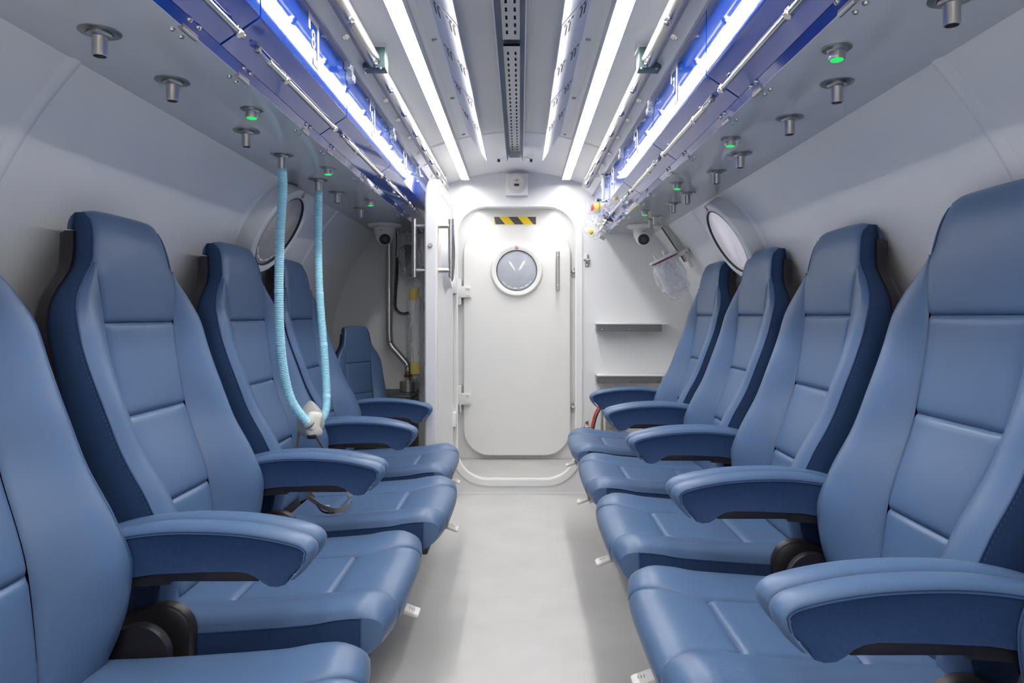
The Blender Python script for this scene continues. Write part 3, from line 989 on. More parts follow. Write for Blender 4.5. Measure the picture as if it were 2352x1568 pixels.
# ------------------------------------------------------------------ ceiling baffles
BT, BB = (.211, 1.893), (.1325, 1.80)
for s in (-1, 1):
    t = thing('ceiling_baffle', 'white slotted ceiling baffle on the %s side of the cable tray' % ('hanging mask' if s < 0 else 'emergency button'), 'baffle', (XC, 0, 0))
    ys = [Y_BACK + .1, 0.45, .80, 1.12, 1.43, 1.74, 2.05, 2.37, 2.70]
    nrm = Vector((s * .76, 0, -.65))
    for i in range(len(ys)):
        y0 = ys[i] + .002
        last = i == len(ys) - 1
        y1t, y1b = (3.13, 3.28) if last else (ys[i + 1] - .0012, ys[i + 1] - .0012)
        off = 0.002 * (i % 2)
        vs = []
        for d in (0, .003):
            o = -nrm * d + nrm * off
            vs += [Vector((s * BT[0], y0, BT[1])) + o, Vector((s * BB[0], y0, BB[1])) + o, Vector((s * BB[0], y1b, BB[1])) + o, Vector((s * BT[0], y1t, BT[1])) + o]
        fs = [(0, 1, 2, 3), (7, 6, 5, 4), (0, 4, 5, 1), (1, 5, 6, 2), (2, 6, 7, 3), (3, 7, 4, 0)]
        p = obj('baffle_plate', MB().add(vs, fs).mesh('baffle_plate', 'paint', 0), t)
        # slots painted as dark patches for their shade: long slits, short ones near the joint
        if i >= 3:
            def at(q, y, h):
                return Vector((s * (BT[0] + (BB[0] - BT[0]) * q), y, BT[1] + (BB[1] - BT[1]) * q)) + nrm * (off + h)
            m2 = MB()
            yj = ys[i]
            for (q0, q1, ya, yb) in ((.15, .16, .0, .0),):
                pass
            specs = []
            for q in (.18, .30, .70, .82):
                specs.append((q, .055, .062, .038))
            for q in (.12, .24, .36, .64, .76, .88):
                specs.append((q, .075, .014, .05))
            for (q, w_, L_, dy) in specs:
                a, b = q - w_ / 2, q + w_ / 2
                y_a = yj + dy if L_ > .02 else yj + .018
                y_b = y_a + L_
                vs2 = [at(a, y_a, .0004), at(b, y_a, .0004), at(b, y_b, .0004), at(a, y_b, .0004), at(a, y_a, .0), at(b, y_a, .0), at(b, y_b, 0), at(a, y_b, 0)]
                m2.add(vs2, [(0, 1, 2, 3), (0, 4, 5, 1), (1, 5, 6, 2), (2, 6, 7, 3), (3, 7, 4, 0)])
            sl = obj('slots', m2.mesh('slots', 'rubber', 0), p)
            sl['kind'] = 'stuff'
    # flange on the hull with bolts
    fl = [(.211, 1.892), (.211, 1.896), (.250, hull_z(.250) - .001), (.250, hull_z(.250) - .005)]
    fo = obj('flange', MB().prism(fl, lambda a, b, d: (s * a, d, b), Y_BACK + .1, 3.15).mesh('flange', 'paint', 20), t)
    for y in (1.0, 1.52, 2.05, 2.6, 3.12):
        obj('bolt', MB().lathe([(.008, 0), (.008, .004), (.006, .007), (0, .008)], (s * .232, y, hull_z(.232) - .004), (-s * .2, 0, -1), 12).mesh('bolt', 'nickel'), fo)

# ------------------------------------------------------------------ cable tray
t = thing('cable_tray', 'slotted grey cable tray running along the middle of the ceiling', 'cable tray', (XC, 0, 0))
for (y0, y1) in ((Y_BACK + .1, 2.06), (2.11, 3.46)):
    mb = MB()
    hw, zt = .0255, 1.893
    xs = [-hw, -.0150, -.0088, .0088, .0150, hw]
    yl = [y0]
    y = y0 + .045
    while y + .03 < y1 - .02:
        yl += [y, y + .026]
        y += .05
    yl.append(y1)
    for i in range(len(xs) - 1):
        for j in range(len(yl) - 1):
            if i in (1, 3) and j % 2 == 1: continue
            mb.add([(xs[i], yl[j], zt), (xs[i + 1], yl[j], zt), (xs[i + 1], yl[j + 1], zt), (xs[i], yl[j + 1], zt)], [(0, 1, 2, 3)])
    c = obj('slotted_cover', mb.mesh('slotted_cover', 'soffit', 0), t)
    obj('slot_shade_sheet', MB().box((-hw, y0, zt + .006), (hw, y1, zt + .008)).mesh('slot_shade_sheet', 'rubber', 0), c)  # dark sheet added behind the slots as painted shade
for s in (-1, 1):
    pr = [(.0262, 1.896), (.0262, 1.888), (.0395, 1.846), (.0420, 1.846), (.0420, 1.853), (.030, 1.905)]
    obj('tray_side', MB().prism(pr, lambda a, b, d: (s * a, d, b), Y_BACK + .1, 3.48).mesh('tray_side', 'traygrey', 20), t)
    obj('tray_lip', MB().box((s * .0405, Y_BACK + .1, 1.8445), (s * .0435, 3.48, 1.850), .0).mesh('tray_lip', 'paint', 0), t)
    fin = [(.043, 3.39), (.043, 3.48), (.094, 3.48), (.078, 3.44)]
    f = obj('end_fin', MB().prism(fin, lambda a, b, d: (s * a, b, d), 1.850, 1.853).mesh('end_fin', 'soffit', 0), t)
    obj('fin_bolt', MB().cyl((s * .082, 3.455, 1.853), (s * .082, 3.455, 1.838), .007, 10).mesh('fin_bolt', 'darkgrey'), f)
obj('tray_end', MB().box((-.028, 3.462, 1.862), (.028, 3.468, 1.895)).mesh('tray_end', 'soffit', 0), t)

# ------------------------------------------------------------------ detector box over the door
t = thing('gas_detector', 'round white gas detector on a box above the doorway', 'detector', (XC + .006, Y_END, 1.77))
obj('box', MB().box((-.066, -.055, 0), (.066, .0, .128), .003).mesh('box', 'paint'), t)
d = obj('detector_head', MB().lathe([(.060, 0), (.060, .006), (.056, .010), (.048, .012), (.046, .026), (.040, .031), (.0, .032)], (0, -.055, .072), (0, -1, 0), 32).mesh('detector_head', 'offwhite'), t)
obj('display_bezel', MB().box((-.026, -.092, .044), (.026, -.083, .064), .003).mesh('display_bezel', 'offwhite'), d)
obj('display', MB().box((-.014, -.0935, .047), (.014, -.091, .061)).mesh('display', 'rubber', 0), d)
obj('sensor_grille', MB().lathe([(.009, 0), (.009, .0015), (0, .002)], (0, -.0865, .082), (0, -1, 0), 14).mesh('sensor_grille', 'maskgrey'), d)
for q in (-.016, .016):
    obj('pin_hole', MB().lathe([(.002, 0), (.002, .0008), (0, .001)], (q, -.0866, .082), (0, -1, 0), 8).mesh('pin_hole', 'rubber'), d)

# ------------------------------------------------------------------ pressure doors
def slab(hw, z0, z1, r, fn, d0, d1, bev=.006):
    """rounded slab; fn(a, z, depth)"""
    mb = MB()
    loops = [(rrect(hw - bev, z0 + bev, z1 - bev, r - bev, 12), d0), (rrect(hw, z0, z1, r, 12), d0 + bev), (rrect(hw, z0, z1, r, 12), d1 - bev), (rrect(hw - bev, z0 + bev, z1 - bev, r - bev, 12), d1)]
    n = len(loops[0][0])
    vs, fs = [], []
    for lp, d in loops:
        vs += [fn(a, b, d) for a, b in lp]
    for L in range(3):
        for j in range(n):
            q = (j + 1) % n
            fs.append((L * n + j, L * n + q, (L + 1) * n + q, (L + 1) * n + j))
    fs.append(tuple(range(n - 1, -1, -1)))
    fs.append(tuple(3 * n + j for j in range(n)))
    return mb.add(vs, fs)

def port_parts(parent, c, nrm, r_gl, r_out, depth, pane, side=Vector((1, 0, 0)), tube=0.0, marks=True):
    """port ring, gasket, glass, etched marks, flame symbol. c on the carrier surface, nrm towards viewer"""
    c, nrm = Vector(c), Vector(nrm).normalized()
    pr = [(r_out + (.003 if tube else .02), -tube - .0), (r_out + .003, depth * .35), (r_out, depth - .006), (r_out - .006, depth), (r_gl + .006, depth), (r_gl + .002, depth - .003), (r_gl, depth - .010), (r_gl, -tube)]
    if tube == 0:
        pr = [(r_out + .012, -.002)] + pr[1:]
    obj('port_ring', MB().lathe(pr, c, nrm, 56, True).mesh('port_ring', 'paint', 40), parent)
    obj('gasket', MB().lathe([(r_gl + .002, depth - .004), (r_gl + .001, depth - .001), (r_gl - .002, depth - .003), (r_gl - .0025, depth - .012)], c, nrm, 56, True).mesh('gasket', 'rubber'), parent)
    gl = obj('pane', MB().lathe([(r_gl - .001, depth - .022), (r_gl - .001, depth - .010), (r_gl - .006, depth - .008), (0, depth - .008)], c, nrm, 48).mesh('pane', pane), parent)
    up = (Vector((0, 0, 1)) - nrm * nrm.z).normalized()
    rt = up.cross(nrm).normalized()
    if marks:
        mb = MB()
        rnd = random.Random(3)
        for k in range(26):
            a = math.radians(-140 + 100 * k / 25)
            if k % 5 == 4: continue
            p = c + nrm * (depth - .0078) + (rt * math.cos(a) + up * math.sin(a)) * (r_gl - .018)
            tg = (-rt * math.sin(a) + up * math.cos(a))
            rd = (rt * math.cos(a) + up * math.sin(a))
            L_, h_ = .003 + .003 * rnd.random(), .0022 + .002 * rnd.random()
            q = [p - tg * L_ - rd * h_, p + tg * L_ - rd * h_, p + tg * L_ + rd * h_, p - tg * L_ + rd * h_]
            mb.add(q + [x + nrm * .0003 for x in q], [(0, 1, 2, 3), (4, 5, 6, 7), (0, 4, 5, 1), (1, 5, 6, 2), (2, 6, 7, 3), (3, 7, 4, 0)])
        e = obj('etched_marks', mb.mesh('etched_marks', 'white', 0), gl)
        e['kind'] = 'stuff'
    # no-open-flame style mark: red ring with dark flame
    q = c + nrm * depth + up * ((r_gl + r_out) / 2 + .001)
    k = (r_out - r_gl) * .36
    sy = obj('flame_sign', MB().lathe([(k, 0), (k, .0006), (k * .84, .0008), (k * .82, 0)], q, nrm, 24, True).mesh('flame_sign', 'vinylred'), parent)
    fl = [(0, .62), (.16, .2), (.38, .0), (.36, -.34), (.15, -.58), (-.15, -.58), (-.36, -.34), (-.34, .04), (-.14, .12)]
    obj('flame_mark', MB().prism(fl, lambda a, b, d: q + rt * a * k + up * b * k + nrm * d, .0002, .0008).mesh('flame_mark', 'vinylred', 0), sy)

def pull_bar(parent, base, nrm, length, gap, r=.0145):
    """vertical bar handle; base = mid point on the surface"""
    base, nrm = Vector(base), Vector(nrm).normalized()
    top, bot = base + nrm * gap + Vector((0, 0, length / 2)), base + nrm * gap - Vector((0, 0, length / 2))
    h = obj('pull_handle', MB().lathe([(0, 0), (r * .7, .001), (r, .006), (r, length - .006), (r * .7, length - .001), (0, length)], bot, Vector((0, 0, 1)), 18).mesh('pull_handle', 'steel'), parent)
    for q in (.37, -.37):
        p = base + Vector((0, 0, length * q))
        obj('stand_off', MB().cyl(p, p + nrm * gap, r * .85, 14).mesh('stand_off', 'steel'), h)
        obj('screw', MB().lathe([(r * .45, 0), (r * .4, .003), (0, .0035)], p + nrm * (gap + r * .9), nrm, 10).mesh('screw', 'chrome'), h)

# closed door on the far wall
DX, DZ0, DZ1, DR, DHW = XC + .003, .033, 1.722, .19, .393
d2 = bpy.data.objects.new('door_2', None); COL.objects.link(d2); d2['kind'] = 'structure'
obj('leaf', slab(DHW, DZ0, DZ1, DR, lambda a, b, d: (DX + a, d, b), 5.02, 5.078).mesh('leaf', 'paint', 40), d2)
port_parts(d2, (DX - .002, 5.02, 1.39), (0, -1, 0), .147, .186, .035, 'pane')
pull_bar(d2, (.273, 5.02, 1.386), (0, -1, 0), .290, .055)
for zz in (1.235, .452):
    hp = obj('hinge', MB().box((-.475, 4.985, zz - .042), (-.36, 5.02, zz + .042), .003).mesh('hinge', 'paint'), d2)
    obj('hinge_block', MB().box((-.475, 4.99, zz - .095), (-.432, 5.075, zz + .095), .004).mesh('hinge_block', 'paint'), hp)
    for xx in (-.392, -.374):
        for z2 in (-.026, .026):
            obj('hinge_bolt', MB().lathe([(.0075, 0), (.0075, .006), (.004, .007), (.004, .003), (0, .003)], (xx, 4.985, zz + z2), (0, -1, 0), 12).mesh('hinge_bolt', 'paint'), hp)

# open door of the bulkhead, swung into the chamber
d1 = bpy.data.objects.new('door_1', None); COL.objects.link(d1); d1['kind'] = 'structure'
FX, DY = -.397, 3.638
obj('leaf', slab(DHW, .04, 1.742, DR, lambda a, b, d: (d, DY + a, b), FX - .058, FX, .007).mesh('leaf', 'paint', 40), d1)
def loop_ring(hw, z0, z1, r, w_, x0, x1, name, mt):
    li, lo2 = rrect(hw - w_, z0 + w_, z1 - w_, r - w_, 12), rrect(hw, z0, z1, r, 12)
    n = len(li)
    mb = MB()
    P = lambda lp, x: [(x, DY + a, b) for a, b in lp]
    mb.add(P(li, x1) + P(lo2, x1), [(i, (i + 1) % n, n + (i + 1) % n, n + i) for i in range(n)])
    mb.add(P(lo2, x1) + P(lo2, x0), [(i, (i + 1) % n, n + (i + 1) % n, n + i) for i in range(n)])
    mb.add(P(li, x1) + P(li, x0), [(i, (i + 1) % n, n + (i + 1) % n, n + i) for i in range(n)])
    return mb.mesh(name, mt, 30)
obj('seal', loop_ring(DHW - .012, .052, 1.73, DR - .012, .008, FX - .001, FX + .003, 'seal', 'cream'), d1, None, None, 'cream rubber seal')
obj('seal_land', loop_ring(DHW - .022, .062, 1.72, DR - .022, .05, FX - .001, FX + .0015, 'seal_land', 'white'), d1)
port_parts(d1, (FX, DY, 1.39), (1, 0, 0), .147, .186, .035, 'pane')
pull_bar(d1, (FX, 3.295, 1.386), (1, 0, 0), .290, .062)
pull_bar(d1, (FX - .058, 3.295, 1.386), (-1, 0, 0), .290, .055)
nt_ = obj('edge_nut', MB().lathe([(.013, 0), (.013, .006), (.0125, .007)], (-.428, DY - DHW, 1.395), (0, -1, 0), 6).lathe([(.009, .006), (.008, .012), (0, .012)], (-.428, DY - DHW, 1.395), (0, -1, 0), 14).mesh('edge_nut', 'steel', 30), d1)
for zz in (1.235, .452):
    obj('hinge', MB().box((FX - .052, 3.99, zz - .042), (FX + .02, 4.07, zz + .042), .004).mesh('hinge', 'paint'), d1)

# striped tape over the closed door
t = thing('hazard_tape', 'yellow and dark grey striped warning tape above the closed door', 'tape', ((1183 - VPX) / F_PX * Y_FAR, Y_FAR, 1.06 + 218.5 / F_PX * Y_FAR))
W, Hh = 48 / F_PX * Y_FAR, 8.6 / F_PX * Y_FAR
st = [(-1.0, -1.0, -1.0, -.78), None]
edges = [-1.45, -1.07, -.62, -.165, .27, .73, 1.2]     # slanted borders, alternately dark / yellow
for i in range(6):
    a0, a1 = edges[i], edges[i + 1]
    sk = .15
    poly = [(max(-1, min(1, a0 + sk)), -1), (max(-1, min(1, a1 + sk)), -1), (max(-1, min(1, a1 - sk)), 1), (max(-1, min(1, a0 - sk)), 1)]
    if abs(poly[0][0] - poly[1][0]) + abs(poly[2][0] - poly[3][0]) < .05: continue
    obj('stripe', MB().prism(poly, lambda a, b, d: (a * W, -d, b * Hh), .0, .0015).mesh('stripe', 'hazard' if i % 2 else 'yellow', 0), t)

# ------------------------------------------------------------------ hull portholes
for k, (s, y, z, pane) in enumerate(((-1, 2.56, 1.41, 'pane_shade_painted'), (1, 2.81, 1.40, 'pane_glow_painted'))):
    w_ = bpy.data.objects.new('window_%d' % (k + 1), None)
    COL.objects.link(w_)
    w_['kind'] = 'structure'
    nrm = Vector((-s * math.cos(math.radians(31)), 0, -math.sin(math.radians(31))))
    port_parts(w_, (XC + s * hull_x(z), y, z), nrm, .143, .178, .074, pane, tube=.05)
    obj('port_collar', MB().lathe([(.225, -.055), (.205, -.012), (.192, .006), (.182, .012)], (XC + s * hull_x(z), y, z), nrm, 56, True).mesh('port_collar', 'wall', 60), w_)

# ------------------------------------------------------------------ dome cameras
def dome(x, y, label, look):
    t = thing('dome_camera', label, 'camera', (x, y, SOF_Z))
    obj('base', MB().lathe([(.090, 0), (.092, -.004), (.086, -.014), (.060, -.020), (.0, -.020)], (0, 0, 0), (0, 0, 1), 36).mesh('base', 'paint'), t)
    for a in (-100, 10, 130):
        obj('base_screw', MB().lathe([(.004, 0), (.0035, -.002), (0, -.0025)], (.076 * math.cos(math.radians(a)), .076 * math.sin(math.radians(a)), -.0155), (0, 0, 1), 8).mesh('base_screw', 'mark'), t)
    obj('body', MB().lathe([(.056, -.014), (.057, -.022), (.055, -.045), (.050, -.066), (.038, -.088), (.020, -.101), (.0, -.105)], (0, 0, 0), (0, 0, 1), 32).mesh('body', 'offwhite'), t)
    d = Vector(look).normalized()
    c = Vector((0, 0, -.066))
    e = obj('eyeball', MB().lathe([(.040, .0), (.043, .016), (.040, .030), (.034, .043), (.031, .046), (.028, .044)], c, d, 28, True).mesh('eyeball', 'offwhite'), t)
    l_ = obj('lens_cover', MB().lathe([(.0305, .040), (.029, .047), (.020, .049), (0, .050)], c, d, 24).mesh('lens_cover', 'rubber'), e)
    obj('lens', MB().lathe([(.014, .049), (.012, .052), (0, .0525)], c, d, 18).mesh('lens', 'darkgrey'), l_)
    obj('brand_mark', MB().box((-.016, -.0555, -.040), (.004, -.0545, -.035)).mesh('brand_mark', 'mark', 0), t)
dome(.668, 3.70, 'white dome camera under the soffit above the wall shelves', (-.15, -1, -.35))
dome(-.728, 3.66, 'white dome camera under the soffit beside the coiled telephone cord', (.25, -1, -.45))

# ------------------------------------------------------------------ breathing mask on two hoses
def smooth_path(pts, n):
    P = [Vector(p) for p in pts]
    out = []
    m = len(P) - 1
    for i in range(m):
        p0, p1, p2, p3 = P[max(i - 1, 0)], P[i], P[i + 1], P[min(i + 2, m)]
        k = max(2, int(n / m))
        for q in range(k):
            t = q / k
            out.append(0.5 * (2*p1 + (p2 - p0) * t + (2*p0 - 5*p1 + 4*p2 - p3) * t*t + (-p0 + 3*p1 - 3*p2 + p3) * t**3))
    out.append(P[-1])
    return out
def resample(P, step):
    out, acc = [P[0].copy()], 0.0
    for i in range(1, len(P)):
        a, b = P[i - 1], P[i]
        L = (b - a).length
        d = step - acc
        while d <= L:
            out.append(a.lerp(b, d / L))
            d += step
        acc = L - (d - step)
    return out
MY = 2.25
mc = px(716, 970, MY)
t = thing('breathing_mask', 'grey and cream breathing mask hanging on two pale blue corrugated hoses', 'mask', mc)
def loc(p): return Vector(p) - mc
h1 = [Vector((XC - .698, 2.077, SOF_Z - .0435)), px(649, 440, 2.08), px(644, 520, 2.09), px(641, 620, 2.11), px(641, 720, 2.13), px(645, 800, 2.15), px(655, 870, 2.17), px(672, 925, 2.185), px(709, 974, 2.20)]
h2 = [Vector((XC - .698, 2.455, SOF_Z - .0435)), px(731, 500, 2.44), px(731, 600, 2.42), px(735, 690, 2.40), px(742, 780, 2.37), px(748, 860, 2.34), px(750, 915, 2.31), px(746, 950, 2.28), px(733, 972, 2.26)]
for hp, rr in ((h1, .0143), (h2, .0140)):
    P = resample(smooth_path([loc(p) for p in hp], 240), .00135)
    def rf(i, n, rr=rr):
        if i < 14: return rr * .98
        k = (i // 4) % 34
        if k < 2: return rr * 1.0
        return rr * (1.03 if i % 4 < 2 else .88)
    obj('hose', MB().tube(P, rr, 14, rf).mesh('hose', 'cyan', 80), t, None, None, 'pale blue corrugated hose')
# face piece: teardrop cup opening towards the chair
def blob(name, mt, fn, nu=28, nv=20, sm=80):
    rows = []
    for i in range(nu + 1):
        rows.append([fn(i / nu, j / nv) for j in range(nv + 1)])
    return MB().grid(rows).mesh(name, mt, sm)
fdir = Vector((.62, -.75, .10)).normalized()      # where the mask's front looks
fup = (Vector((0.05, 0, 1)) - fdir * fdir.dot(Vector((0.05, 0, 1)))).normalized()
frt = fdir.cross(fup)
def cup(u, v):
    th = 2 * PI * u
    r = math.sin(min(1, v * 1.02) * PI / 2)
    w_, h_ = .047 * math.sin(th), math.cos(th)
    hh = (.072 if h_ > 0 else .052) * h_
    if h_ > 0: w_ *= 1 - .55 * h_ ** 2
    d = .046 * math.cos(v * PI / 2) - .012
    return frt * w_ * r + fup * hh * r + fdir * d
obj('face_piece', blob('face_piece', 'maskgrey', cup), t, None, None, 'grey silicone face piece')
poly = [(-.012, .034), (.014, .036), (.030, .018), (.037, -.006), (.028, -.036), (.006, -.046), (-.020, -.043), (-.024, -.030), (-.012, -.022), (-.016, -.004), (-.020, .012), (-.022, .028)]
poly = [(p.x, p.y) for p in smooth_path([(a, b, 0) for a, b in poly + poly[:1]], 48)[:-1]]
vs, fs = [], []
n_ = len(poly)
SHL = ((.016, .97), (.026, 1.0), (.033, .97), (.038, .88), (.041, .72), (.043, .45))
for d, k in SHL:
    for a, b in poly:
        vs.append(frt * a * k + fup * b * k + fdir * d)
for L in range(len(SHL) - 1):
    for j in range(n_):
        q = (j + 1) % n_
        fs.append((L * n_ + j, L * n_ + q, (L + 1) * n_ + q, (L + 1) * n_ + j))
fs += [tuple(range(n_ - 1, -1, -1)), tuple((len(SHL) - 1) * n_ + j for j in range(n_))]
sh = obj('valve_shell', MB().add(vs, fs).mesh('valve_shell', 'maskwhite', 40), t, None, None, 'cream plastic valve shell')
obj('exhale_button', MB().lathe([(.012, 0), (.012, .006), (.009, .009), (0, .010)], frt * .018 - fup * .012 + fdir * .038, fdir, 18).mesh('exhale_button', 'maskwhite'), sh)
obj('clip', MB().box((-.014, -.008, -.006), (.014, .008, .008), .003, Matrix.Translation(-fup * .045 + frt * .012 + fdir * .030)).mesh('clip', 'black'), sh)
for hp in (h1, h2):
    e, e0 = loc(hp[-1]), loc(hp[-2])
    dd = (e - e0).normalized()
    obj('hose_cuff', MB().lathe([(.0165, -.003), (.0190, .0), (.0190, .006), (.0160, .010), (.010, .012)], e - dd * .002, dd, 20).mesh('hose_cuff', 'maskgrey'), t)
s1 = [loc(px(688, 985, 2.25)), loc(px(684, 1010, 2.26)), loc(px(684, 1035, 2.27)), loc(px(690, 1080, 2.26)), loc(px(706, 1120, 2.24)), loc(px(722, 1142, 2.22))]
s2 = [loc(px(724, 1000, 2.22)), loc(px(735, 1018, 2.24)), loc(px(746, 1035, 2.26)), loc(px(768, 1080, 2.28)), loc(px(795, 1120, 2.26)), loc(px(806, 1140, 2.22))]
for q in (s1, s2):
    obj('strap', MB().ribbon(smooth_path(q, 24), (.8, -.5, .1), .012).mesh('strap', 'strap', 60), t, None, None, 'grey elastic head strap')
# the strap loop lying on the seat
zs = .4725 - .017
def on_seat(x, y, dz=0.0):
    Y = (CAM_H - zs - dz) * F_PX / (y - VPY)
    return loc(Vector(((x - VPX) / F_PX * Y, Y, zs + dz)))
lp = [on_seat(806, 1137, .012), on_seat(806, 1152, .016), on_seat(792, 1168, .012), on_seat(768, 1172, .012), on_seat(742, 1164, .012), on_seat(720, 1150, .014), on_seat(706, 1140, .02)]
obj('strap', MB().ribbon(smooth_path(lp, 36), (0, .2, 1), .014).mesh('strap', 'strap', 60), t)
lp = [on_seat(722, 1150, .010), on_seat(738, 1172, .006), on_seat(760, 1178, .006), on_seat(785, 1170, .006), on_seat(808, 1152, .008)]
obj('strap', MB().ribbon(smooth_path(lp, 24), (0, .4, 1), .006).mesh('strap', 'black', 60), t)
obj('strap_buckle', MB().box((-.009, -.006, -.004), (.009, .006, .004), .002, Matrix.Translation(on_seat(750, 1163, .012))).mesh('strap_buckle', 'maskgrey'), t)

# ------------------------------------------------------------------ shelves on the bulkhead
for k, (yp, x1) in enumerate(((745, 1537), (864, 1540))):
    Z = CAM_H - (yp - VPY) / F_PX * 3.97
    lab = 'narrow white wall shelf, the higher of two beside the doorway' if k == 0 else 'narrow white wall shelf, the lower of two above the fire extinguisher'
    t = thing('wall_shelf', lab, 'shelf', (.68, Y_END, Z))
    xa, xb = (1371 - VPX) / F_PX * 3.97 - .68, (x1 - VPX) / F_PX * 3.97 - .68
    obj('board', MB().box((xa, -.115, 0), (xb, 0, .010), .003).mesh('board', 'paint'), t)
    st = obj('mounting_strip', MB().box((xa + .002, -.112, -.040), ((1520 - VPX) / F_PX * 3.97 - .68, -.109, .0)).mesh('mounting_strip', 'railgrey', 0), t, None, None, 'grey metal mounting strip')
    for xx in (xa + .004, .14):
        obj('bracket', MB().box((xx, -.110, -.038), (xx + .003, 0, 0)).mesh('bracket', 'railgrey', 0), t)
    for xx in (xa + .03, (xa + xb) / 2 - .02, xb - .075):
        obj('screw', MB().lathe([(.006, 0), (.005, .002), (0, .0025)], (xx, -.112, -.030), (0, -1, 0), 10).mesh('screw', 'chrome'), st)

# ------------------------------------------------------------------ striker latches
def latch(x, y, z, label, flip=1):
    t = thing('door_latch', label, 'latch', (x, y, z))
    obj('back_plate', MB().box((-.011, -.006, -.038), (.011, 0, .038), .002).mesh('back_plate', 'steel'), t)
    obj('roller', MB().cyl((-.012, -.020, 0), (.014, -.020, 0), .012, 16, bev=.002).box((-.010, -.022, -.016), (.010, -.004, .016), .003).mesh('roller', 'steel'), t)
    obj('roller_pin', MB().cyl((-.021, -.020, 0), (.018, -.020, 0), .004, 10).mesh('roller_pin', 'darkgrey'), t)
    for q in (-.028, .028):
        obj('screw', MB().lathe([(.007, 0), (.006, .004), (.003, .004), (.003, .002), (0, .002)], (0, -.006, q), (0, -1, 0), 12).mesh('screw', 'chrome'), t)
latch((1348 - VPX) / F_PX * Y_END, Y_END, CAM_H + 127 / F_PX * Y_END, 'small steel latch on the bulkhead below the bagged regulator')
latch((1347 - VPX) / F_PX * Y_END, Y_END, CAM_H - 255 / F_PX * Y_END, 'small steel latch on the bulkhead beside the red hose')
latch((1317 - VPX) / F_PX * Y_FAR, Y_FAR, CAM_H + 100 / F_PX * Y_FAR, 'small steel latch beside the pull handle of the closed door')
latch((1315 - VPX) / F_PX * Y_FAR, Y_FAR, CAM_H - 210 / F_PX * Y_FAR, 'small steel latch at the lower edge side of the closed door')

# ------------------------------------------------------------------ fire extinguisher with hoses
ex = Vector(((1416 - VPX) / F_PX * 3.96, 3.965, 0))
t = thing('fire_extinguisher', 'steel fire extinguisher with printed label on the floor under the wall shelves', 'extinguisher', ex)
obj('cylinder', MB().lathe([(.050, 0), (.062, .006), (.063, .02), (.063, .47), (.056, .505), (.035, .53), (.018, .54), (.018, .56)], (0, 0, 0), (0, 0, 1), 32).mesh('cylinder', 'steel'), t)
def wrap_text(txt, size, z, r):
    me = text_mesh(txt, size, 'rubber', .0002)
    for v in me.vertices:
        a = v.co.x / r
        v.co = Vector((r * math.sin(a), -r * math.cos(a) - (0.0003 if v.co.z > 0 else 0), z + v.co.y))
    return me
obj('label_text', wrap_text('FIRE EXTINGUISHER', .0125, .415, .0633), t)
for z in (.432, .398, .386):
    rows = [[(.0634 * math.sin(a), -.0634 * math.cos(a), z + dz) for dz in (0, .001)] for a in [-.9 + 1.8 * i / 24 for i in range(25)]]
    o = obj('label_line', MB().grid(rows).mesh('label_line', 'rubber', 0), t)
obj('valve', MB().cyl((0, 0, .555), (0, 0, .60), .02, 14).box((-.05, -.012, .595), (.03, .012, .61), .004).mesh('valve', 'darkgrey'), t)
t = thing('bracket_post', 'thin steel post beside the fire extinguisher', 'post', (ex.x - .081, 3.99, 0))
obj('post', MB().box((-.007, -.006, 0), (.007, .006, .52), .002).mesh('post', 'steel'), t)
obj('post_foot', MB().box((-.018, -.018, 0), (.018, .018, .008), .002).mesh('post_foot', 'steel'), t)
def hz(x, y, Y): return px(x, y, Y)
pa = [hz(1400, 915, 3.97), hz(1382, 926, 3.95), hz(1369, 945, 3.94), hz(1361, 970, 3.94), hz(1357, 1000, 3.94), hz(1356, 1060, 3.94), hz(1357, 1133, 3.95)]
tag(obj('red_hose', MB().tube(smooth_path(pa, 40), .0062, 10).mesh('red_hose', 'hosered', 70)), 'red hose curving down the bulkhead beside the fire extinguisher', 'hose')
pb = [p + Vector((.012, .008, -.010)) for p in pa]
tag(obj('dark_hose', MB().tube(smooth_path(pb, 40), .0055, 10).mesh('dark_hose', 'hosegreen', 70)), 'dark green hose running along the red hose', 'hose')

# ------------------------------------------------------------------ suction canister on its rail
t = thing('wall_rail', 'slanted stainless rail bracket on the curved wall holding the suction canister', 'rail', px(1556, 556, 3.74))
o0 = px(1556, 556, 3.74)
pa, pb = px(1528, 516, 3.74) - o0, px(1582, 596, 3.74) - o0
dd = (pb - pa).normalized()
nn = Vector((-dd.z, 0, dd.x)).normalized()
if nn.x > 0: nn = -nn
prof = [(-.026, .0), (.026, .0), (.026, .034), (.018, .034), (.018, .008), (-.018, .008), (-.018, .034), (-.026, .034)]
obj('channel', MB().prism([(a, b) for a, b in prof], lambda a, b, d: pa + dd * d + Vector((0, a, 0)) + nn * (b - .01), 0, (pb - pa).length).mesh('channel', 'steel', 20), t)
obj('top_tab', MB().box((-.040, -.024, -.003), (.004, .024, .002), .001, Matrix.Translation(pa)).mesh('top_tab', 'steel'), t)
cc = px(1524, 592, 3.66)
t = thing('suction_canister', 'clear suction canister with white lid in a plastic bag, clipped to the wall rail', 'canister', cc)
ax = Vector((.43, 0, -.90)).normalized()
rtv = Vector((.90, 0, .43)).normalized()
obj('body', MB().lathe([(.072, .006), (.072, .012), (.068, .19), (.062, .198), (0, .198)], (0, 0, 0), ax, 32).mesh('body', 'acrylic'), t)
li_ = obj('lid', MB().lathe([(.0, -.008), (.068, -.007), (.081, -.005), (.083, -.001), (.081, .004), (.072, .006)], (0, 0, 0), ax, 36).mesh('lid', 'paint'), t)
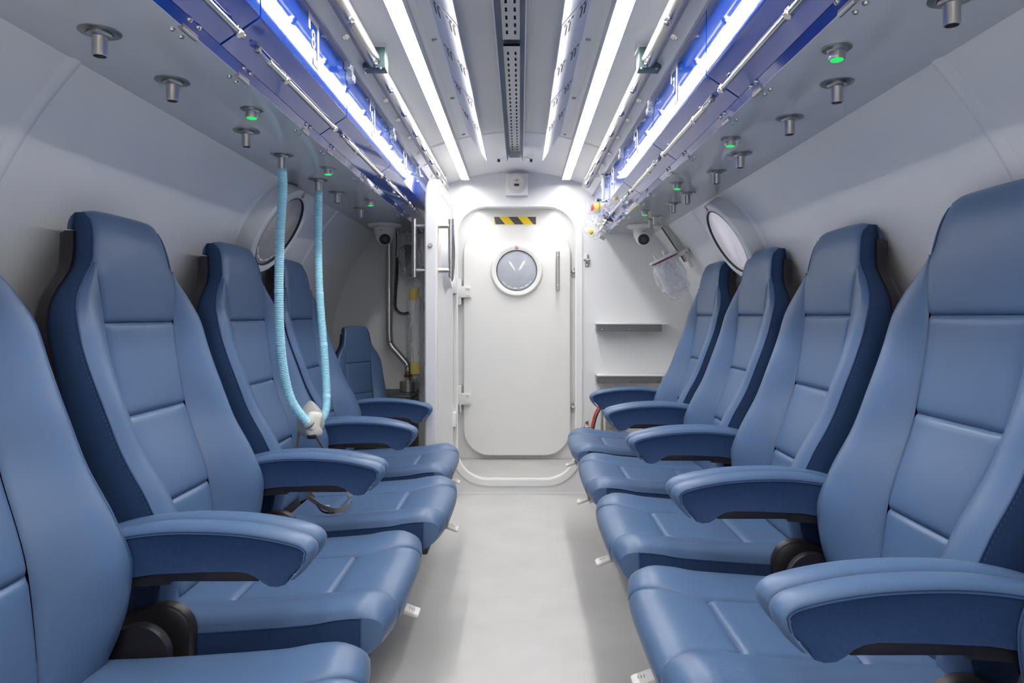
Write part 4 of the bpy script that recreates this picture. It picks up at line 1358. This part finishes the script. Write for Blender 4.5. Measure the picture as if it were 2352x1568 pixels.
obj('lid_band', MB().lathe([(.0725, .008), (.0735, .009), (.0735, .014), (.0725, .015)], (0, 0, 0), ax, 36, True).mesh('lid_band', 'vinylred'), li_)
for q in (-.042, .012):
    obj('port_stub', MB().cyl(rtv * q - ax * .006, rtv * q - ax * .036, .006, 12, r2=.005).mesh('port_stub', 'paint'), li_)
obj('holder', MB().box((-.02, -.02, -.012), (.05, .02, .012), .003, Matrix.Translation(rtv * .085 + ax * .02) @ Matrix.Rotation(math.radians(-25), 4, 'Y')).box((-.006, -.02, -.06), (.006, .02, .03), .002, Matrix.Translation(rtv * .118 + ax * .05) @ Matrix.Rotation(math.radians(-25), 4, 'Y')).mesh('holder', 'offwhite'), t)
def bag_mesh(name, rx, ry, rz, seed, amp, Mx, mt='clear', sub=4):
    bm = bmesh.new()
    bmesh.ops.create_icosphere(bm, subdivisions=sub, radius=1.0)
    from mathutils import noise
    for v in bm.verts:
        d = v.co.normalized()
        k = 1 + amp * (noise.noise(d * 2.2 + Vector((seed, 0, 0))) + .7 * noise.noise(d * 5.5 + Vector((0, seed, 0))) + .4 * abs(noise.noise(d * 11 + Vector((0, 0, seed)))))
        v.co = Mx @ Vector((d.x * rx * k, d.y * ry * k, d.z * rz * k))
    bm.verts.index_update()
    mb = MB().add([v.co for v in bm.verts], [[v.index for v in f.verts] for f in bm.faces])
    bm.free()
    return mb.mesh(name, mt, 30)
def axes(x, y, z, o): return Matrix.Translation(o) @ Matrix((x, y, z)).transposed().to_4x4()
obj('liner_folds', bag_mesh('liner_folds', .046, .046, .07, 5.0, .35, axes(rtv, Vector((0, 1, 0)), ax, ax * .10), 'thinfilm', sub=3), t)
obj('plastic_bag', bag_mesh('plastic_bag', .084, .078, .122, 2.0, .10, axes(rtv, Vector((0, 1, 0)), ax, ax * .112 - rtv * .008), 'thinfilm'), t)

# ------------------------------------------------------------------ emergency button, regulator and flow meter at the locker end
Ye = 3.76
ze = CAM_H + 248 / F_PX * Ye
xe = XC + locker_face_x(ze)
t = thing('emergency_button', 'red and yellow emergency button in a clear box on the blue locker', 'button', (xe, Ye, ze))
b_ = obj('button_base', MB().lathe([(.024, 0), (.0265, .002), (.0265, .024), (.0245, .027), (.012, .027)], (0, 0, 0), (-1, 0, 0), 28).mesh('button_base', 'yellow'), t)
obj('button_cap', MB().lathe([(.010, .026), (.010, .032), (.018, .034), (.0185, .040), (.015, .044), (0, .045)], (0, 0, 0), (-1, 0, 0), 24).mesh('button_cap', 'red'), b_)
obj('clear_box', MB().box((-.062, -.034, -.030), (.0, .034, .032), .003).mesh('clear_box', 'acrylic', 0), t)
obj('box_latch', MB().box((-.02, -.008, .033), (-.008, .008, .046), .002).mesh('box_latch', 'chrome'), t)
nL = Vector((-.565, 0, -.826))
dL = Vector((LC[0] - LB[0], 0, LC[1] - LB[1])).normalized()
def on_lower(q, y): return Vector((XC + LB[0] + (LC[0] - LB[0]) * q, y, LB[1] + (LC[1] - LB[1]) * q))
p0 = on_lower(.42, 3.72) + nL * .0012
t = thing('oxygen_regulator', 'round steel regulator on the blue locker end with a crumpled plastic bag', 'regulator', p0)
obj('flange', MB().lathe([(.034, 0), (.034, .005), (.024, .009), (.010, .011)], (0, 0, 0), nL, 28).mesh('flange', 'chrome'), t)
obj('stem', MB().lathe([(.008, .010), (.008, .020), (.030, .021), (.030, .026), (.012, .028), (.012, .036), (.022, .037), (.022, .042), (.010, .044), (.010, .060), (.014, .061), (.014, .078), (.006, .080)], (0, 0, 0), nL, 24).mesh('stem', 'chrome', 30), t)
obj('side_pins', MB().cyl(nL * .04 + Vector((0, -.034, 0)), nL * .04 + Vector((0, .034, 0)), .003, 8).mesh('side_pins', 'darkgrey'), t)
bo = px(1368, 522, 3.74) - p0
obj('plastic_bag', bag_mesh('plastic_bag', .050, .042, .052, 9.0, .38, Matrix.Translation(bo)), t, None, None, 'crumpled clear plastic bag')
obj('inner_bag', bag_mesh('inner_bag', .034, .030, .036, 4.0, .6, Matrix.Translation(bo + Vector((.012, 0, -.01))), sub=3), t)
obj('yellow_cap', MB().lathe([(.010, 0), (.012, .004), (.012, .018), (.008, .022), (0, .022)], px(1354, 536, 3.72) - p0, (.6, 0, .5), 14).mesh('yellow_cap', 'yellow'), t)
obj('paper_tag', MB().box((-.014, -.001, -.010), (.014, .001, .010), 0, Matrix.Translation(px(1384, 546, 3.72) - p0) @ Matrix.Rotation(.5, 4, 'Y')).mesh('paper_tag', 'mark', 0), t)
Yf = 3.42
pf = Vector((XC + locker_face_x(1.70) - .018, Yf, 1.70))
t = thing('flow_meter', 'small clear flow tube with dark knob on the blue locker numbered 1', 'flow meter', pf)
obj('tube', MB().cyl((0, 0, -.06), (0, 0, .062), .0085, 14).mesh('tube', 'acrylic'), t)
obj('core', MB().cyl((0, 0, -.058), (0, 0, .058), .003, 8).mesh('core', 'white'), t)
for q in (-.066, .062):
    obj('end_block', MB().box((-.010, -.010, q - .006), (.018, .010, q + .008), .002).mesh('end_block', 'chrome'), t)
obj('knob', MB().lathe([(.004, 0), (.004, .010), (.009, .011), (.009, .022), (.007, .024), (0, .024)], (-.008, 0, -.060), (-1, 0, 0), 14).mesh('knob', 'darkgrey'), t)

# ------------------------------------------------------------------ corner behind the open door
Yc = 3.90
def P3(x, y, Y=Yc): return px(x, y, Y)
bx0, bx1 = P3(915, 0).x - .10, -.60
t = thing('equipment_box', 'dark grey equipment box behind the open door under the steel cylinder', 'box', ((bx0 + bx1) / 2, 3.80, 0))
hw = (bx1 - bx0) / 2
obj('body', MB().box((-hw, -.06, 0), (hw, .24, .600), .012).mesh('body', 'darkgrey'), t)
obj('lid', MB().box((-hw - .004, -.065, .602), (hw + .004, .243, .628), .012).mesh('lid', 'darkgrey'), t)
obj('side_trim', MB().box((hw, -.058, .02), (hw + .004, -.05, .59)).mesh('side_trim', 'steel', 0), t)
cz = .6285
cx = P3(937, 0).x
t = thing('steel_cylinder', 'brushed steel cylinder with brass nut and bent pipe running up the bulkhead', 'cylinder', (cx, Yc, cz))
topz = CAM_H - (875 - VPY) / F_PX * Yc - cz
obj('cylinder', MB().lathe([(.044, 0), (.047, .002), (.047, topz - .004), (.044, topz), (.0, topz)], (0, 0, 0), (0, 0, 1), 30).mesh('cylinder', 'steel'), t)
nz = CAM_H - (862 - VPY) / F_PX * Yc - cz
obj('neck', MB().cyl((0, 0, topz), (0, 0, nz), .013, 14).mesh('neck', 'steel'), t)
obj('brass_nut', MB().lathe([(.023, -.009), (.024, -.007), (.024, .007), (.020, .009)], (0, 0, nz), (0, 0, 1), 6).lathe([(.017, .009), (.017, .022)], (0, 0, nz), (0, 0, 1), 16).mesh('brass_nut', 'brass', 25), t, None, None, 'brass nut')
cp = Vector((cx, Yc, cz))
pp = [P3(937, 852), P3(937, 840), P3(932, 832), P3(900, 796), P3(895, 785), P3(894, 760), P3(894, 560), P3(894, 520)]
pp = [p - cp for p in pp]
obj('pipe', MB().tube([pp[0], pp[1], pp[1].lerp(pp[2], .6), pp[2], pp[3], pp[3].lerp(pp[4], .6), pp[4], pp[5], pp[6], pp[7]], .0185, 16).mesh('pipe', 'steel', 45), t)
for q in (1, 4):
    obj('weld_ring', MB().lathe([(.0185, -.006), (.0200, -.004), (.0200, .004), (.0185, .006)], pp[q], (0, 0, 1) if q == 1 else (0, 0, 1), 16, True).mesh('weld_ring', 'nickel'), t)

# telephone handset in a bag with a coiled cord
hs = P3(943, 590, 3.98)
t = thing('telephone_handset', 'black telephone handset in a clear bag on the bulkhead with coiled cord', 'telephone', hs)
mb = MB()
pth = [hs * 0 + Vector((-.012, 0, .07)), Vector((-.014, 0, .03)), Vector((-.012, -.004, -.03)), Vector((-.004, -.004, -.08)), Vector((.008, 0, -.11))]
obj('handset', MB().tube(smooth_path(pth, 20), .02, 12, lambda i, n: .026 if (i < 4 or i > n - 6) else .018).mesh('handset', 'darkgrey', 60), t)
obj('cradle', MB().box((-.05, .01, -.10), (.06, .090, .12), .006).mesh('cradle', 'offwhite'), t)
obj('plastic_bag', bag_mesh('plastic_bag', .058, .045, .120, 12.0, .35, Matrix.Translation((0, -.01, -.005))), t)
cpts = [P3(911, 535, 3.97), P3(911, 560, 3.97), P3(909, 588, 3.97)]
obj('straight_cord', MB().tube([p - hs for p in smooth_path(cpts, 10)], .0028, 8).mesh('straight_cord', 'rubber', 70), t)
base = smooth_path([P3(912, 590, 3.97), P3(911, 630, 3.97), P3(908, 680, 3.97), P3(908, 706, 3.97), P3(915, 717, 3.97), P3(928, 721, 3.97), P3(939, 719, 3.97)], 160)
base = resample(base, .0012)
hel = []
for i, p in enumerate(base):
    a = i * .78
    tg = (base[min(i + 1, len(base) - 1)] - base[max(i - 1, 0)]).normalized()
    e1 = tg.cross(Vector((0, 1, 0))).normalized()
    hel.append(p - hs + e1 * math.cos(a) * .0085 + Vector((0, 1, 0)) * math.sin(a) * .0085)
obj('coiled_cord', MB().tube(hel, .0030, 5).mesh('coiled_cord', 'rubber', 70), t, None, None, 'black coiled cord')
obj('cord_socket', MB().box((-.012, -.01, -.02), (.012, .02, .02), .003, Matrix.Translation(P3(912, 530, 3.98) - hs)).mesh('cord_socket', 'nickel'), t)
# vent slots on the bulkhead above the handset
t = thing('wall_vent', 'two short dark vent slots on the bulkhead above the telephone handset', 'vent', P3(938, 545, Y_END))
for q in (-.004, .006):
    obj('slot', MB().box((-.018, -.002, q - .0018), (.018, 0, q + .0018)).mesh('slot', 'rubber', 0), t)

# wrapped tube with yellow tape
ta, tb = P3(951, 662, 3.80), P3(955, 858, 3.80)
t = thing('wrapped_tube', 'white wrapped tube with yellow tape at both ends leaning behind the open door', 'tube', tb)
dv = (ta - tb)
obj('tube', MB().cyl((0, 0, 0), dv, .028, 16, bev=.004).mesh('tube', 'paper'), t)
for a, b in ((.0, .14), (.86, 1.0)):
    obj('yellow_tape', MB().cyl(dv * a, dv * b, .0295, 16).mesh('yellow_tape', 'tapeyellow'), t)
obj('plastic_sleeve', bag_mesh('plastic_sleeve', .046, .034, .27, 6.0, .18, Matrix.Translation(dv * .5 + Vector((.014, 0, 0)))), t)
pw = [P3(934, 640, 4.05), P3(934, 720, 4.05), P3(935, 800, 4.05), P3(940, 845, 4.04), P3(946, 870, 4.0)]
tag(obj('white_cable', MB().tube(smooth_path(pw, 24), .0045, 8).mesh('white_cable', 'paper', 70)), 'thin white cable hanging down the bulkhead beside the wrapped tube', 'cable')

# attendant's small seat in the corner
SEATBACK = [sp for sp in CHAIR if sp[0] in ('back_panel', 'headrest', 'bolster', 'side_panel', 'back_shell', 'front_roll', 'seat_insert', 'seat_rear', 'seat_bolster', 'seat_side', 'corner_wrap', 'seat_pan')]
t = thing('attendant_seat', 'small low blue seat turned towards the aisle in the corner beside the equipment box', 'seat', (-.676, 3.46, 0), (0, 0, math.radians(-32)), None, (.5, .60, .767))
instance(SEATBACK, t)
obj('stand', MB().cyl((.0, 0, .03), (.0, 0, .47), .05, 16).lathe([(.16, 0), (.16, .02), (.06, .035)], (0, 0, 0), (0, 0, 1), 24).mesh('stand', 'darkgrey'), t)

# folded seats of the antechamber, just showing past the door frame
t = thing('fold_down_seat', 'blue folding seat cushion in the antechamber past the door hinge', 'seat', (-.52, 4.52, .38))
obj('cushion', MB().box((-.14, -.16, 0), (.11, .16, .09), .035, None, 4).mesh('cushion', 'leather'), t)
obj('pan', MB().box((-.14, -.15, -.03), (.085, .15, .004), .01).mesh('pan', 'nickel'), t)
obj('leg', MB().box((-.10, -.13, -.38), (-.06, .13, -.02), .004).mesh('leg', 'nickel'), t)
t = thing('round_stool', 'black round stool seat in the antechamber on the latch side', 'stool', (.53, 4.55, 0))
obj('seat_pad', MB().lathe([(0, .40), (.13, .40), (.148, .42), (.150, .45), (.135, .475), (0, .485)], (0, 0, 0), (0, 0, 1), 30).mesh('seat_pad', 'black'), t)
obj('column', MB().cyl((0, 0, .02), (0, 0, .40), .025, 14).mesh('column', 'steel'), t)
obj('foot', MB().lathe([(.14, 0), (.14, .012), (.05, .03), (0, .03)], (0, 0, 0), (0, 0, 1), 28).mesh('foot', 'darkgrey'), t)
